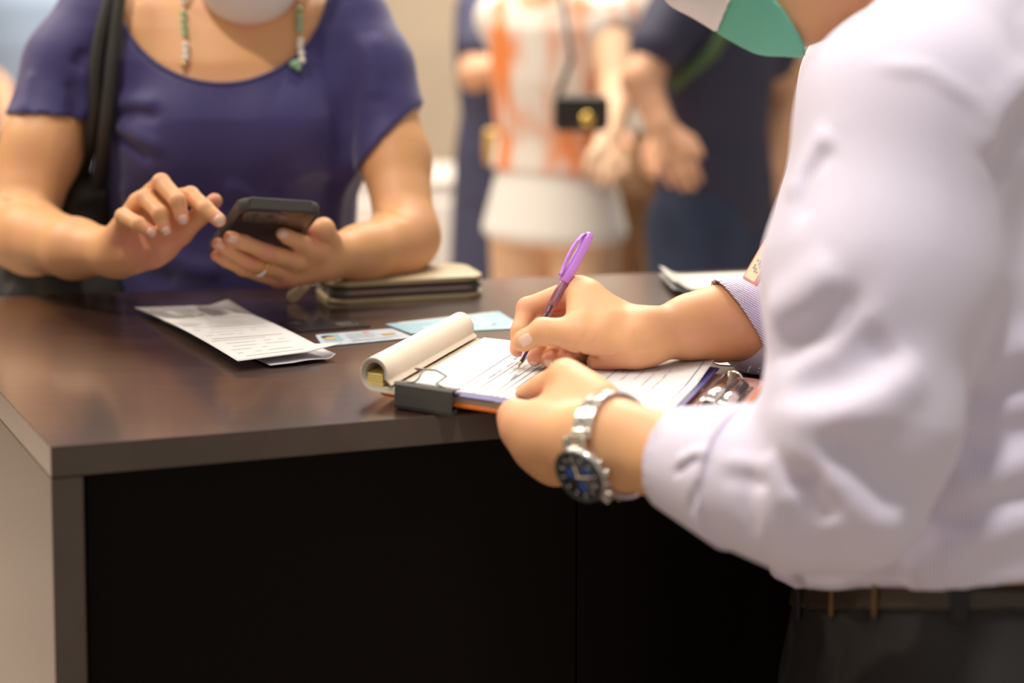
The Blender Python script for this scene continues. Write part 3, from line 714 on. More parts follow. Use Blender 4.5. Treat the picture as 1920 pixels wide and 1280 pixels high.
# creases: heel of the thumb, wrist, finger joints
cr = folds(hand, [([(1068, 652), (1085, 640), (1105, 618)], .0010, -.0008), ([(1078, 655), (1097, 640), (1112, 622)], .0009, -.0006),
                  ([(1053, 640), (1066, 628), (1078, 612)], .0009, -.0004), ([(1060, 645), (1074, 632), (1086, 616)], .0009, -.0004), ([(1088, 660), (1110, 645), (1122, 628)], .0010, -.0005),
                  ([(1186, 620), (1190, 645), (1188, 668)], .0014, -.0006), ([(1184, 658), (1215, 655), (1236, 654)], .0012, -.0005),
                  ([(1013, 604), (1018, 612), (1019, 622)], .0008, -.0005), ([(1021, 605), (1025, 613), (1026, 622)], .0008, -.0004),
                  ([(1072, 650), (1100, 668), (1140, 671), (1170, 665)], .0016, -.0014)], .9)
pcap = U(0, cone(pt + pd*.02, pt + pd*PL, .0043), cone(pt + pd*(PL - .052), pt + pd*PL, .0054)); pclip = cone(pt + pd*(PL - .047) + side*.0075, pt + pd*PL + side*.007, .0026)
rhand = sub(above_board(cr), U(0, pcap, cone(pt, pt + pd*.02, .0012, .0043)))
# watch hand (left)
wl = J(1153, 834, 1.238)
axl = nrm(J(1600, 945, 1.12) - wl)
wn = cv(-.74, -.46, .50); wax = nrm(cv(.70, .05, .71)); wn = nrm(wn - wax*(wn @ wax)); wlv = np.cross(wax, wn); wlv = wlv if wlv @ UP > 0 else -wlv
wristl = ell(wl, (wax, wlv, wn), (.05, .0325, .0225))
kI, kM, kR, kL = J(965, 779, 1.335), J(972, 808, 1.322), J(1000, 846, 1.314), J(1042, 876, 1.310)
palml = U(.018, cone(wl, kI, .023, .0125), cone(wl, kM, .023, .0125), cone(wl, kR, .022, .0125), cone(wl, kL, .020, .0115), cone(J(1120, 760, 1.30), J(1065, 712, 1.325), .018, .0140), cone(J(1085, 790, 1.315), J(1050, 830, 1.310), .030, .026))
thl = chain([J(1125, 770, 1.30), J(1058, 706, 1.335), J(1015, 728, 1.352), J(985, 741, 1.360)], [.018, .0125, .0105, .0085], .004)
def fing(k, a, b, c, r): return chain([k, a, b, c], [r, r*.8, r*.72, r*.66], .003)
under = lambda u_, v_, dz: B(u_, v_, dz)
kb = lambda p: tuple(float(k) for k in BI @ (p - FL)[:2])
fl = []
for k, r, lift in ((kI, .0125, -.002), (kM, .0125, -.003), (kR, .0125, -.003), (kL, .0115, -.003)):
    u_, v_ = kb(k); z1 = -.006 - r*.7
    fl.append(fing(k, B(u_ + .006, min(v_ - .012, BW + .014), -.020), B(u_ + .014, BW - .004, -.016), B(u_ + .018, BW - .016, -.0165 + .012), r))
forel = chain([wl, J(1230, 852, 1.213), J(1340, 880, 1.180), J(1470, 915, 1.142), J(1600, 945, 1.125)], [.026, .0265, .0335, .0345, .034], .012)
handl = U(.010, palml, thl)
for g in fl: handl = U(.004, handl, g)
handl = sub(U(.014, handl, U(.012, wristl, forel)), boardbox)
# head, neck, upper body under the clothes
hf = nrm(cv(-.60, -.79, .08)); hs = nrm(np.cross(hf, cv(-.79, .60, 0))); hu = np.cross(hs, hf)
hc = J(1410, -194, 1.37)
head = U(.02, ell(hc, (hf, hs, hu), (.098, .077, .112)), ell(hc + hf*.035 - hu*.065, (hf, hs, hu), (.058, .054, .055)))
face = U(.008, head, cone(hc + hf*.092 + hu*.005, hc + hf*.096 - hu*.030, .007, .010), ell(hc - hs*.077 - hf*.005 - hu*.015, (hf, hs, hu), (.020, .008, .032)), ell(hc + hs*.077 - hf*.005 - hu*.015, (hf, hs, hu), (.020, .008, .032)))
face = U(.006, face, cone(hc + hf*.088 - hs*.02 - hu*.062, hc + hf*.088 + hs*.02 - hu*.062, .007), cone(hc + hf*.088 - hs*.05 + hu*.03, hc + hf*.088 + hs*.05 + hu*.03, .010))
for s in (-1, 1): face = sub(face, ball(hc + hf*.104 + hs*s*.034 + hu*.006, .012)); face = U(.003, face, ball(hc + hf*.083 + hs*s*.033 + hu*.006, .0125))
neckb = J(1745, 15, 1.365)
neck = cone(hc - hu*.055 - hf*.045, neckb, .056, .064)
def S(x, y, Z, a, b): p = P(x, y, Z); return (*p, a, b)
tors = [S(1795, 1150, 1.33, .124, .155), S(1792, 1085, 1.33, .129, .165), S(1790, 900, 1.33, .137, .17), S(1772, 650, 1.34, .134, .18), S(1768, 450, 1.35, .130, .185), S(1775, 250, 1.36, .118, .180), S(1790, 120, 1.36, .102, .16), S(1800, 40, 1.36, .090, .12), S(1790, -20, 1.36, .06, .07)]
bodyt = loft(tors)
lsh = chain([J(1790, 75, 1.29), J(1706, 218, 1.20), J(1645, 520, 1.165), J(1612, 800, 1.13), J(1600, 940, 1.118)], [.064, .0755, .0755, .062, .041], .02)
rsh = chain([J(1760, 60, 1.43), J(1655, 165, 1.52), J(1600, 420, 1.55), J(1590, 640, 1.56)], [.065, .070, .066, .058], .02)
upper = off(U(.03, bodyt, lsh, rsh), -.014)
glo, ghi = bounds([J(1480, 620, 1.53), J(965, 560, 1.44), J(1200, 520, 1.52), J(1200, 710, 1.43)], .022)
llo, lhi = bounds([J(935, 690, 1.40), J(1050, 915, 1.26), J(1600, 1000, 1.12), kL, kI, B(.2, BW - .02, -.01)], .03)
blo, bhi = np.array([.0, .95, .88]), np.array([.56, 1.78, 1.82])
body = sdfobj('body', [(rhand, glo, ghi, .0011), (handl, llo, lhi, .0018), (U(.02, neck, face, upper), blo, bhi, .005)], SKM, man, rosy=[(J(1003, 672, 1.461), .011), (J(1030, 675, 1.457), .011), (J(1061, 667, 1.457), .012), (J(972, 652, 1.475), .010), (J(985, 575, 1.494), .012), (J(1150, 685, 1.46), .016), (J(1110, 685, 1.465), .014), (J(1045, 570, 1.49), .016), (kI, .016), (kM, .014), (kR, .014)])
nail('fingernail', rhand, 985, 637, (-.86, .5), .0052, .0062, man, .9)
nail('fingernail', rhand, 1028, 683, (.1, 1), .0038, .0045, man, .9)
nail('fingernail', rhand, 1000, 684, (-.1, 1), .0038, .0035, man, .9)
# hair, mask, eyes
hairf = sub(off(ell(hc + hu*.012 - hf*.012, (hf, hs, hu), (.100, .082, .112)), .006), cone(hc + hf*.16 - hu*.05, hc + hf*.10 - hu*.16, .105))
sdfobj('hair', [(hairf, hc - .15, hc + .15, .003)], HAIR, man)
mkc = hc + hf*.055 - hu*.075
ml = nrm(cv(-.74, -.67, 0)); lower = ell(hc + hf*.034 - hu*.050, (hf, hs, hu), (.064, .064, .080))
maskf = inter(sub(off(U(.015, lower, cone(hc + hf*.094 - hu*.002, hc + hf*.082 - hu*.07, .016)), .003), off(lower, -.004)), lambda p: np.maximum((J(1452, 55, 1.37) - p) @ ml, (p - hc) @ hu - .012))
wp, wnn = J(1352, 31, 1.37), nrm(cv(-.94, .35, 0))
mask_o = sdfobj('face_mask', [(inter(maskf, lambda p: (p - wp) @ wnn), mkc - .13, mkc + .13, .0022)], MASKG, man, label='green surgical mask')
sdfobj('mask_panel', [(inter(maskf, lambda p: -((p - wp) @ wnn)), mkc - .13, mkc + .13, .0022)], MASKW, mask_o, label='white front of the mask')
for s in (-1, 1):
    e = hc + hs*s*.070 - hf*.005 - hu*.012
    obj('mask_loop', tube([mkc - hf*.01 + hs*s*.062 + hu*.045, (mkc + e)/2 + hs*s*.016 + hu*.02, e + hs*s*.012 - hf*.022, (mkc + e)/2 + hs*s*.016 - hu*.01, mkc - hf*.035 + hs*s*.056 + hu*.0], .0016, 8), MASKW, man)
for s in (-1, 1): obj('eye', sphere(hc + hf*.086 + hs*s*.033 + hu*.006, .0122), mat('eye_dark', (.05, .03, .02), .1), man)
# shirt
def limb_angle(V, pts, ref, R):
    best = np.full(len(V), 9.); out = np.zeros(len(V))
    for a, b in zip(pts[:-1], pts[1:]):
        L_ = np.linalg.norm(b - a); t = (b - a)/L_; s = np.clip((V - a) @ t, 0, L_); q_ = V - a - s[:, None]*t; d = np.linalg.norm(q_, axis=1)
        x = nrm(ref - t*(ref @ t)); y = np.cross(t, x); k = d < best
        out = np.where(k, np.arctan2(q_ @ y, q_ @ x)*R, out); best = np.where(k, d, best)
    return out
armLp = [J(1790, 75, 1.29), J(1706, 218, 1.20), J(1645, 520, 1.165), J(1612, 800, 1.13), J(1600, 940, 1.118), J(1500, 928, 1.140), J(1400, 897, 1.162), J(1254, 856, 1.208)]
armRp = [J(1760, 60, 1.43), J(1655, 165, 1.52), J(1600, 420, 1.55), J(1590, 640, 1.56), J(1490, 616, 1.535), J(1380, 606, 1.50)]
def stripe_of(V):
    P32 = V.astype(np.float32); dT = bodyt(P32); dL = np.minimum(lsh(P32), sleevel(P32)); dR = np.minimum(rsh(P32), sleever(P32))
    T_ = np.array(tors); cx_ = np.interp(V[:, 2], T_[::-1, 2] if T_[0, 2] > T_[-1, 2] else T_[:, 2], T_[::-1, 0] if T_[0, 2] > T_[-1, 2] else T_[:, 0])
    tq = np.arctan2(V[:, 1] - P(1780, 700, 1.34)[1], V[:, 0] - cx_)*.15
    return np.where((dT <= dL) & (dT <= dR), tq, np.where(dL <= dR, limb_angle(V, armLp, np.array([0, 1., 0]), .062), limb_angle(V, armRp, np.array([1., 0, 0]), .058)))
sh0 = U(.03, bodyt, lsh, rsh)
sleevel = chain([J(1600, 940, 1.118), J(1500, 928, 1.140), J(1400, 897, 1.162), J(1345, 882, 1.178)], [.041, .0470, .0430, .0385], .02)
sleever = chain([J(1590, 640, 1.56), J(1490, 616, 1.535), J(1430, 608, 1.52)], [.058, .052, .046], .02)
sh1 = U(.02, sh0, sleevel, sleever)
hemp = P(1640, 1106, 1.2)
h0, h1, h2 = P(1700, 1114, 1.17), P(1490, 1096, 1.33), P(1920, 1084, 1.19); hn = nrm(np.cross(h1 - h0, h2 - h0)); hn = hn if hn[2] < 0 else -hn
sh1 = cut(sh1, h0, hn)
sh1 = folds(sh1, [
    ([(1452, 792), (1560, 782), (1650, 750), (1730, 680)], .014, .013), ([(1480, 730), (1580, 712), (1680, 640)], .018, -.012),
    ([(1460, 815), (1540, 866), (1610, 940), (1675, 1010)], .011, .014), ([(1540, 820), (1610, 880), (1690, 960)], .016, -.009),
    ([(1440, 850), (1462, 900), (1494, 955)], .008, .010), ([(1505, 880), (1530, 925), (1565, 975)], .010, -.008), ([(1520, 900), (1555, 960), (1600, 1015)], .010, .006),
    ([(1446, 600), (1500, 560), (1580, 500)], .016, .010), ([(1455, 660), (1540, 625), (1620, 540)], .015, -.009), ([(1475, 380), (1520, 300), (1560, 240)], .012, .005),
    ([(1500, 420), (1520, 330), (1560, 270)], .008, -.005), ([(1470, 700), (1550, 660), (1650, 560)], .012, .005),
    ([(1430, 905), (1440, 960), (1432, 1010)], .008, .004), ([(1400, 880), (1400, 950), (1420, 1010)], .006, -.005),
    ([(1350, 860), (1410, 868), (1470, 880)], .004, .003), ([(1350, 895), (1420, 905), (1480, 915)], .004, -.003)], .75)
sh1 = folds(sh1, [
    ([(1815, 790), (1870, 730), (1950, 690)], .013, -.010), ([(1830, 745), (1890, 690), (1960, 640)], .016, .006), ([(1795, 868), (1870, 830), (1960, 800)], .012, -.009),
    ([(1780, 930), (1870, 880), (1960, 850)], .016, .005), ([(1740, 1030), (1820, 1000), (1900, 970), (1980, 960)], .014, .009), ([(1760, 1000), (1850, 960), (1960, 930)], .012, -.007),
    ([(1700, 1070), (1760, 1050), (1800, 1080)], .012, .007), ([(1560, 1085), (1640, 1095), (1700, 1085)], .012, -.006), ([(1870, 340), (1890, 260), (1930, 200)], .014, -.008), ([(1850, 300), (1880, 200), (1940, 130)], .014, .006),
    ([(1640, 120), (1740, 130), (1830, 190), (1860, 240)], .006, .003)], .75)
sh1 = U(.006, sh1, cone(J(1470, 1062, 1.33), J(1495, 1092, 1.31), .012, .004))
sdfobj('shirt', [(above_counter(sh1), (.0, .92, .80), (.60, 1.80, 1.56), .0036)], SHIRT, man, stripe=stripe_of)
# collar standing round the neck
cax = nrm(hc - neckb); 
col = sub(inter(cone(neckb + cax*-.02, neckb + cax*.05, .088, .078), lambda p: np.abs((p - (neckb + cax*.015)) @ cax) - .028), cone(neckb - cax*.05, neckb + cax*.08, .083, .0735))
sdfobj('collar', [(col, neckb - .12, neckb + .12, .0024)], SHIRT, man, stripe=lambda V: (V - neckb) @ cax)
# rolled cuffs
cA, cB = J(1262, 858, 1.205), J(1392, 894, 1.165); cd_ = nrm(cB - cA)
cuffl = cone(cA - cd_*.0, cB + cd_*.01, .0362, .0535)
cuffl = inter(cuffl, lambda p: np.maximum((cA - p) @ cd_, (p - cB) @ cd_ - .000))
cuffl = sub(cuffl, cone(cA - cd_*.02, cB + cd_*.03, .0312, .0512))
base_c = lambda p: cone(cA, cB, .0362, .0535)(p)
cuffl = folds(cuffl, [([(1268, 868), (1300, 850), (1330, 845)], .004, .003), ([(1262, 890), (1292, 868), (1312, 858)], .003, -.003), ([(1300, 905), (1345, 930), (1375, 950)], .006, .004), ([(1292, 960), (1302, 925), (1308, 900)], .003, -.003), ([(1360, 900), (1372, 950), (1376, 985)], .004, .004)], .9)
clo, chi = bounds([cA, cB], .07)
sdfobj('rolled_cuff', [(cuffl, clo, chi, .0013)], SHIRT, man, stripe=lambda V: limb_angle(V, [cA, cB], np.array([0, 1., 0]), .046))
rA, rB = J(1380, 606, 1.502), J(1475, 614, 1.530); rd = nrm(rB - rA)
cn = nrm(cv(-.83, -.56, .12))
cpl = J(1391, 614, 1.502)
cuffr = U(.01, cone(rA - rd*.05, rB, .0334, .0475)); cuffr = inter(cuffr, lambda p: np.maximum((p - cpl) @ cn, -((p - (cpl - cn*.062)) @ cn)))
cuffr = sub(cuffr, cone(rA - rd*.06, rB + rd*.02, .0318, .0450))
rlo, rhi = bounds([rA - rd*.05, rB], .06)
sdfobj('rolled_cuff', [(above_counter(cuffr), rlo, rhi, .0014)], CUFF, man, label='finely striped right cuff')
# trousers, belt, shoes
tr = [S(1802, 980, 1.33, .119, .157), S(1802, 1085, 1.33, .122, .160), S(1802, 1200, 1.33, .130, .172), S(1800, 1300, 1.33, .139, .178), S(1798, 1420, 1.33, .140, .178)]
px_, py_, pz_ = P(1795, 1400, 1.33)
legs = [chain([(px_ - .005, py_ + s*.085, pz_ + .06), (px_ + .0, py_ + s*.095, .50), (px_ + .03, py_ + s*.10, .05)], [.098, .074, .058], .02) for s in (-1, 1)]
pants = U(.03, loft(tr), *legs); pants = inter(pants, lambda p: (p - (h0 + Zv*.03)) @ -hn)
pants = folds(cut(pants, (0, 0, .035), (0, 0, -1)), [([(1630, 1150), (1580, 1200), (1550, 1290)], .010, -.006), ([(1600, 1150), (1560, 1200), (1530, 1280)], .010, .005)], .75)
sdfobj('trousers', [(pants, (px_ - .22, py_ - .26, .02), (px_ + .22, py_ + .26, 1.0), .005)], TROUS, man)
b0, b1_, b2_ = P(1650, 1103, 1.17), P(1900, 1097, 1.185), P(1500, 1098, 1.33); bnm = nrm(np.cross(b1_ - b0, b2_ - b0))
beltf = inter(off(loft(tr), .0035), lambda p: np.abs((p - b0) @ bnm) - .016)
sdfobj('belt', [(beltf, (px_ - .22, py_ - .26, .85), (px_ + .22, py_ + .26, 1.0), .003)], mat('belt_leather', (.036, .025, .016), .45), man, label='dark brown leather belt')
for x in (1500, 1800, 1960):
    p = trace(off(loft(tr), .004), x, 1108, .9); n = grad(off(loft(tr), .004), p)
    obj('belt_loop', frame_box(p + n*.0015, np.cross(Zv, n), n, Zv, .012, .003, .044, .0012, 1), TROUS, man)
for kx in (1562, 1642):
    p = trace(off(loft(tr), .004), kx, 1116, .9); n = grad(loft(tr), p)
    obj('belt_keeper', frame_box(p + n*.001, np.cross(Zv, n), n, Zv, .003, .0035, .032, .001, 1), mat('keeper_amber', (.16, .08, .025), .35), man)
for s in (-1, 1):
    c = np.array([px_ + .0, py_ + s*.10, .0])
    shoe = U(.02, cone(c + (.05, 0, .045), c + (-.14, s*.01, .035), .045, .034), cone(c + (.03, 0, .07), c + (.03, 0, .04), .05, .045))
    sdfobj('shoe', [(cut(shoe, (0, 0, .0005), (0, 0, -1)), c - (.22, .08, .01), c + (.13, .08, .14), .005)], mat('shoe_leather', (.015, .012, .011), .3, coat=.3), man)

# wristwatch
wat = thing('wristwatch', 'steel wristwatch with dark blue dial on the left wrist of the clerk', 'watch', wl)
ring_c = wl; RA, RB = .0350, .0262                           # along wlv, along wn
nl = 30; per = [(math.cos(a), math.sin(a)) for a in np.linspace(0, 2*math.pi, 721)]
def ringpt(a):
    d = wn*math.cos(a) + wlv*math.sin(a); r = .015
    for _ in range(60):
        v = float(handl((ring_c + d*r)[None].astype(np.float32))[0])
        if v > -1e-4: break
        r += max(-v*.7, 2e-4)
    return ring_c + d*(max(r, .024) + .0026)
for k in range(nl):
    a = 2*math.pi*(k + .5)/nl
    p = ringpt(a); t = nrm(ringpt(a + .05) - ringpt(a - .05)); n = np.cross(t, wax); n = n if n @ (p - ring_c) > 0 else -n
    if math.cos(a) > .83: continue
    Lk = np.linalg.norm(ringpt(a + math.pi/nl) - ringpt(a - math.pi/nl)); wdt = .019 - .0035*(1 - math.cos(a))/2
    lk = obj('bracelet_link', frame_box(p, t, wax, n, Lk*.94, wdt, .0032, .0007, 2), STEEL, wat)
    obj('centre_link', frame_box(p + n*.0007, t, wax, n, Lk*.90, wdt*.42, .0032, .0008, 2), CHROME, lk)
fc = ringpt(0.) + wn*.0020
def disc(c, r, h, seg=40, r2=None): return tube([c, c + wn*h*.999], [r, r2 or r], seg)
ob = obj('watch_case', tube([fc - wn*.003, fc + wn*.0005, fc + wn*.005, fc + wn*.0065], [.0185, .0212, .0216, .0205], 48), STEEL, wat)
rim = [fc + wn*.0068 + .0190*(math.cos(a)*wlv + math.sin(a)*wax) for a in np.linspace(0, 2*math.pi, 48, endpoint=False)]
obj('bezel', tube(rim, .0020, 8, True), mat('bezel_dark', (.06, .065, .075), .25, metal=.7), wat)
dl = obj('dial', disc(fc + wn*.0063, .0182, .0006), DIAL, wat)
for k in range(12):
    a = 2*math.pi*k/12; dr = math.cos(a)*wlv + math.sin(a)*wax
    obj('hour_marker', frame_box(fc + wn*.0072 + dr*.0148, dr, np.cross(wn, dr), wn, .0032, .0011, .0005), STEEL, dl)
for sx, sy, m in ((0, .0085, DBLUE), (-.008, -.003, DBLUE), (.008, -.003, DBLUE)):
    obj('subdial', disc(fc + wn*.0069 + wax*sx - wlv*sy, .0046, .0004, 24), m, dl)
obj('hour_hand', frame_box(fc + wn*.0078 + wlv*.004, wlv, wax, wn, .010, .0012, .0003), CHROME, dl)
obj('minute_hand', frame_box(fc + wn*.0081 + wax*.005, wax, wlv, wn, .014, .0010, .0003), CHROME, dl)
for s in (-1, 1):
    for t in (-1, 1): obj('lug', frame_box(fc + wlv*s*.0215 + wax*t*.0085 - wn*.0005, nrm(wlv*s - wn*.5), wax, nrm(wn + wlv*s*.5), .010, .0035, .004, .001, 2), STEEL, wat)
obj('end_link', frame_box(fc + wlv*.0215 - wn*.003, nrm(wlv - wn*.6), wax, nrm(wn + wlv*.6), .012, .0155, .004, .001, 2), STEEL, wat)
obj('end_link', frame_box(fc - wlv*.0215 - wn*.003, nrm(-wlv - wn*.6), wax, nrm(wn - wlv*.6), .012, .0155, .004, .001, 2), STEEL, wat)
for k, o_ in enumerate((0, -.0085, .0085)):
    c = fc + wn*.002 + wax*.0205*math.cos(.42*(o_ != 0)) + wlv*o_
    obj('crown' if k == 0 else 'pusher', tube([c, c + wax*(.0042 if k == 0 else .003)], .0028 if k == 0 else .002, 12), STEEL, wat)

# name badge hanging from the chest
bp = [P(1395, 523, 1.452), P(1410, 554, 1.400), P(1447, 476, 1.405), P(1437, 450, 1.452)]
bu = nrm(bp[3] - bp[0]); bw_ = bp[1] - bp[0]; bw_ = bw_ - bu*(bw_ @ bu); bwl = np.linalg.norm(bw_); bw_ = bw_/bwl; bn2 = np.cross(bw_, bu); bn2 = bn2 if bn2 @ FW < 0 else -bn2
bh = np.linalg.norm(bp[3] - bp[0])
bad = thing('name_badge', 'cream name badge in a red rimmed holder hanging from the chest of the clerk', 'badge', bp[0])
bo = lambda a, b, c=0: bp[0] + bw_*a*bwl + bu*b*bh + bn2*c
obj('holder', prism([bo(0, 0), bo(1, 0), bo(1, 1), bo(0, 1)], bn2, .002, .0006, 2), mat('badge_red', (.62, .25, .22), .35), bad)
obj('badge_card', prism([bo(.12, .06, .0021), bo(.88, .06, .0021), bo(.88, .88, .0021), bo(.12, .88, .0021)], bn2, .0004), mat('badge_cream', (.74, .66, .50), .5), bad)
obj('badge_print', strips([(bo(.40 + .16*k, .25 + .06*j, .0028), bo(.40 + .16*k, .29 + .06*j, .0028), .0035) for k in range(3) for j in range(5) if (j + k) % 3], up=bn2), INK, bad)
obj('badge_clip', frame_box(bo(.5, 1.03, .001), bw_, bu, bn2, .010, .016, .004, .001, 2), STEEL, bad)
obj('badge_strap', prism([bo(.42, 1.05), bo(.58, 1.05), bo(.60, 1.9, -.01), bo(.44, 1.9, -.01)], bn2, .001), mat('strap_pink', (.66, .30, .30), .5), bad)

# ------------------------------------------------------------------ the customer
wom = thing('person', 'person in a navy short sleeved blouse and white mask tapping a smartphone', 'person', (*P(430, 560, 2.12)[:2], 0))
def WS(x, y, Z, a, b): p = P(x, y, Z); return (*p, a, b)
wt = [WS(440, 640, 2.12, .160, .115), WS(440, 520, 2.12, .147, .108), WS(436, 420, 2.12, .146, .112), WS(428, 300, 2.11, .155, .120), WS(424, 210, 2.10, .158, .120), WS(420, 110, 2.10, .156, .105), WS(418, 50, 2.10, .150, .085), WS(420, 10, 2.10, .120, .07), WS(430, -30, 2.10, .06, .055)]
wtors = loft(wt)
bust = U(.03, *[ell(P(x, 262, 2.03), np.eye(3), (.058, .05, .06)) for x in (345, 512)])
lShO, rShO = J(118, 62, 2.09), J(702, 62, 2.09)
armL = chain([J(170, 50, 2.09), J(124, 125, 2.07), J(78, 280, 2.03), J(34, 432, 1.985)], [.038, .041, .0450, .038], .02)
armR = chain([J(660, 50, 2.09), J(700, 130, 2.07), J(742, 300, 2.03), J(762, 440, 1.965)], [.042, .041, .0385, .034], .02)
# pointing hand
pw = J(222, 473, 1.800)
a1, a2, a3, a4 = J(330, 374, 1.775), J(288, 362, 1.772), J(260, 382, 1.770), J(234, 420, 1.768)
fL = chain([J(32, 436, 1.985), J(60, 446, 1.94), J(140, 466, 1.85), pw], [.0405, .0400, .0310, .0235], .015)
pl = U(.010, cone(pw, a1, .022, .0115), cone(pw, a2, .022, .0115), cone(pw, a3, .022, .0115), cone(pw, a4, .022, .0112), cone(J(250, 482, 1.785), J(300, 462, 1.772), .0185, .0165), cone(J(262, 470, 1.78), J(285, 425, 1.772), .016, .013), cone(J(300, 455, 1.775), J(330, 412, 1.775), .016, .012))
tmb = chain([J(288, 475, 1.778), J(338, 437, 1.772), J(374, 405, 1.767), J(402, 377, 1.764)], [.0150, .0125, .0098, .0082], .004)
i1 = chain([a1, J(357, 366, 1.742), J(385, 391, 1.724), J(411, 413, 1.716)], [.0110, .0090, .0082, .0072], .003)
m1 = chain([a2, J(302, 342, 1.742), J(333, 376, 1.718), J(342, 410, 1.716)], [.0112, .0092, .0084, .0070], .003)
r1 = chain([a3, J(273, 371, 1.738), J(300, 400, 1.716), J(310, 431, 1.714)], [.0110, .0090, .0082, .0066], .003)
l1 = chain([a4, J(231, 405, 1.738), J(260, 420, 1.716), J(283, 435, 1.712)], [.0105, .0082, .0076, .0064], .003)
handP = U(.007, pl, tmb)
for g in (i1, m1, r1, l1): handP = U(.0028, handP, g)
handP = U(.012, handP, fL)
handP = U(.02, handP, armL)
handP = folds(handP, [([(0, 377), (40, 376), (80, 388)], .003, -.0025), ([(262, 500), (285, 470), (280, 440)], .003, -.0012), ([(233, 440), (236, 480), (232, 510)], .0025, -.001)], 1.2)
# phone hand
gw = J(612, 482, 1.835)
b1, b2, b3, b4 = J(580, 466, 1.792), J(556, 490, 1.792), J(534, 508, 1.798), J(522, 522, 1.806)
fR = chain([J(762, 446, 1.965), J(740, 462, 1.94), J(680, 474, 1.885), gw], [.0365, .0370, .0300, .0225], .015)
gl = U(.009, cone(gw, b1, .020, .0112), cone(gw, b2, .020, .0112), cone(gw, b3, .020, .0108), cone(gw, b4, .019, .0100), cone(J(600, 500, 1.825), J(545, 518, 1.803), .016, .011))
def pfz(x, y, k): return min(phoneZ(x, y) - k, 1.80)
gi = chain([b1, J(557, 452, pfz(557, 452, .030)), J(540, 444, pfz(540, 444, .024)), J(530, 438, pfz(530, 438, .020))], [.0112, .0086, .0078, .0070], .003)
gm = chain([b2, J(500, 473, 1.760), J(458, 455, 1.742), J(431, 445, 1.733)], [.0108, .0086, .0078, .0068], .003)
gr = chain([b3, J(467, 491, 1.765), J(431, 470, 1.750), J(409, 457, 1.742)], [.0105, .0084, .0076, .0066], .003)
gk = chain([b4, J(456, 503, 1.775), J(424, 488, 1.762), J(406, 479, 1.756)], [.0098, .0078, .0070, .0062], .003)
gt = chain([J(620, 480, 1.832), J(616, 452, 1.815), J(606, 430, 1.795), J(584, 432, 1.800)], [.0155, .0130, .0118, .0085], .004)
gt = U(.006, gt, cone(J(622, 470, 1.84), J(590, 470, 1.80), .016, .011))
handG = U(.007, gl, gt)
for g in (gi, gm, gr, gk): handG = U(.0028, handG, g)
handG = U(.012, handG, fR); handG = U(.02, handG, armR)
handG = folds(handG, [([(494, 468), (503, 473), (506, 482)], .0014, -.0006), ([(460, 486), (469, 491), (471, 499)], .0013, -.0006), ([(585, 452), (605, 456), (622, 460)], .0022, -.0016), ([(700, 396), (730, 398), (760, 412)], .003, -.002)], 1.2)
handG = sub(handG, off(phonebox, .0004))
wal_top = CT + .0244
walP = lambda p: (np.abs((p - (w0 + we*WL_/2 + wi*WD_/2).astype(np.float32)) @ we) < WL_/2 + .004) & (np.abs((p - (w0 + we*WL_/2 + wi*WD_/2).astype(np.float32)) @ wi) < WD_/2 + .004)
hG0 = handG
handG = lambda p: np.where(walP(p), np.maximum(hG0(p), wal_top - p[:, 2]), hG0(p))
# head
wc = J(472, -162, 2.06); wf = nrm(np.array([0.02, -.92, -.30])); wu = nrm(np.array([0, 0, 1.]) - wf*wf[2]); wsd = np.cross(wf, wu)
wh = U(.02, ell(wc, (wf, wsd, wu), (.094, .073, .108)), ell(wc + wf*.035 - wu*.062, (wf, wsd, wu), (.055, .050, .052)))
wh = U(.008, wh, cone(wc + wf*.092 + wu*.0, wc + wf*.106 - wu*.032, .006, .010), ell(wc - wsd*.073 - wf*.005 - wu*.012, (wf, wsd, wu), (.018, .008, .028)), ell(wc + wsd*.073 - wf*.005 - wu*.012, (wf, wsd, wu), (.018, .008, .028)))
wh = U(.005, wh, cone(wc + wf*.082 - wsd*.018 - wu*.06, wc + wf*.082 + wsd*.018 - wu*.06, .007))
for s in (-1, 1): wh = sub(wh, ball(wc + wf*.098 + wsd*s*.031 + wu*.006, .011)); wh = U(.003, wh, ball(wc + wf*.078 + wsd*s*.031 + wu*.006, .0115))
wn0 = cone(wc - wu*.06 - wf*.035, J(440, 20, 2.13), .046, .060)
clav = U(.01, cone(J(455, 60, 2.03), J(300, 20, 2.06), .008), cone(J(480, 60, 2.03), J(600, 20, 2.06), .008))
chestf = U(.04, wtors, cone(J(200, 40, 2.10), J(640, 40, 2.10), .046), wn0, bust)
wbody_up = U(.02, chestf, wh); wbody_up = U(.014, wbody_up, clav)
hlo1, hhi1 = bounds([J(30, 440, 2.03), pw, J(411, 340, 1.70), J(420, 520, 1.75), J(92, 60, 2.09), J(20, 440, 1.98)], .055)
hlo2, hhi2 = bounds([J(400, 440, 1.72), J(800, 440, 2.0), J(700, 50, 2.09), J(520, 540, 1.78)], .055)
tlo, thi = P(60, 660, 2.12) - .16, P(760, -260, 2.12) + .16
tlo[1] = P(430, 300, 2.1)[1] - .24; thi[1] = tlo[1] + .46
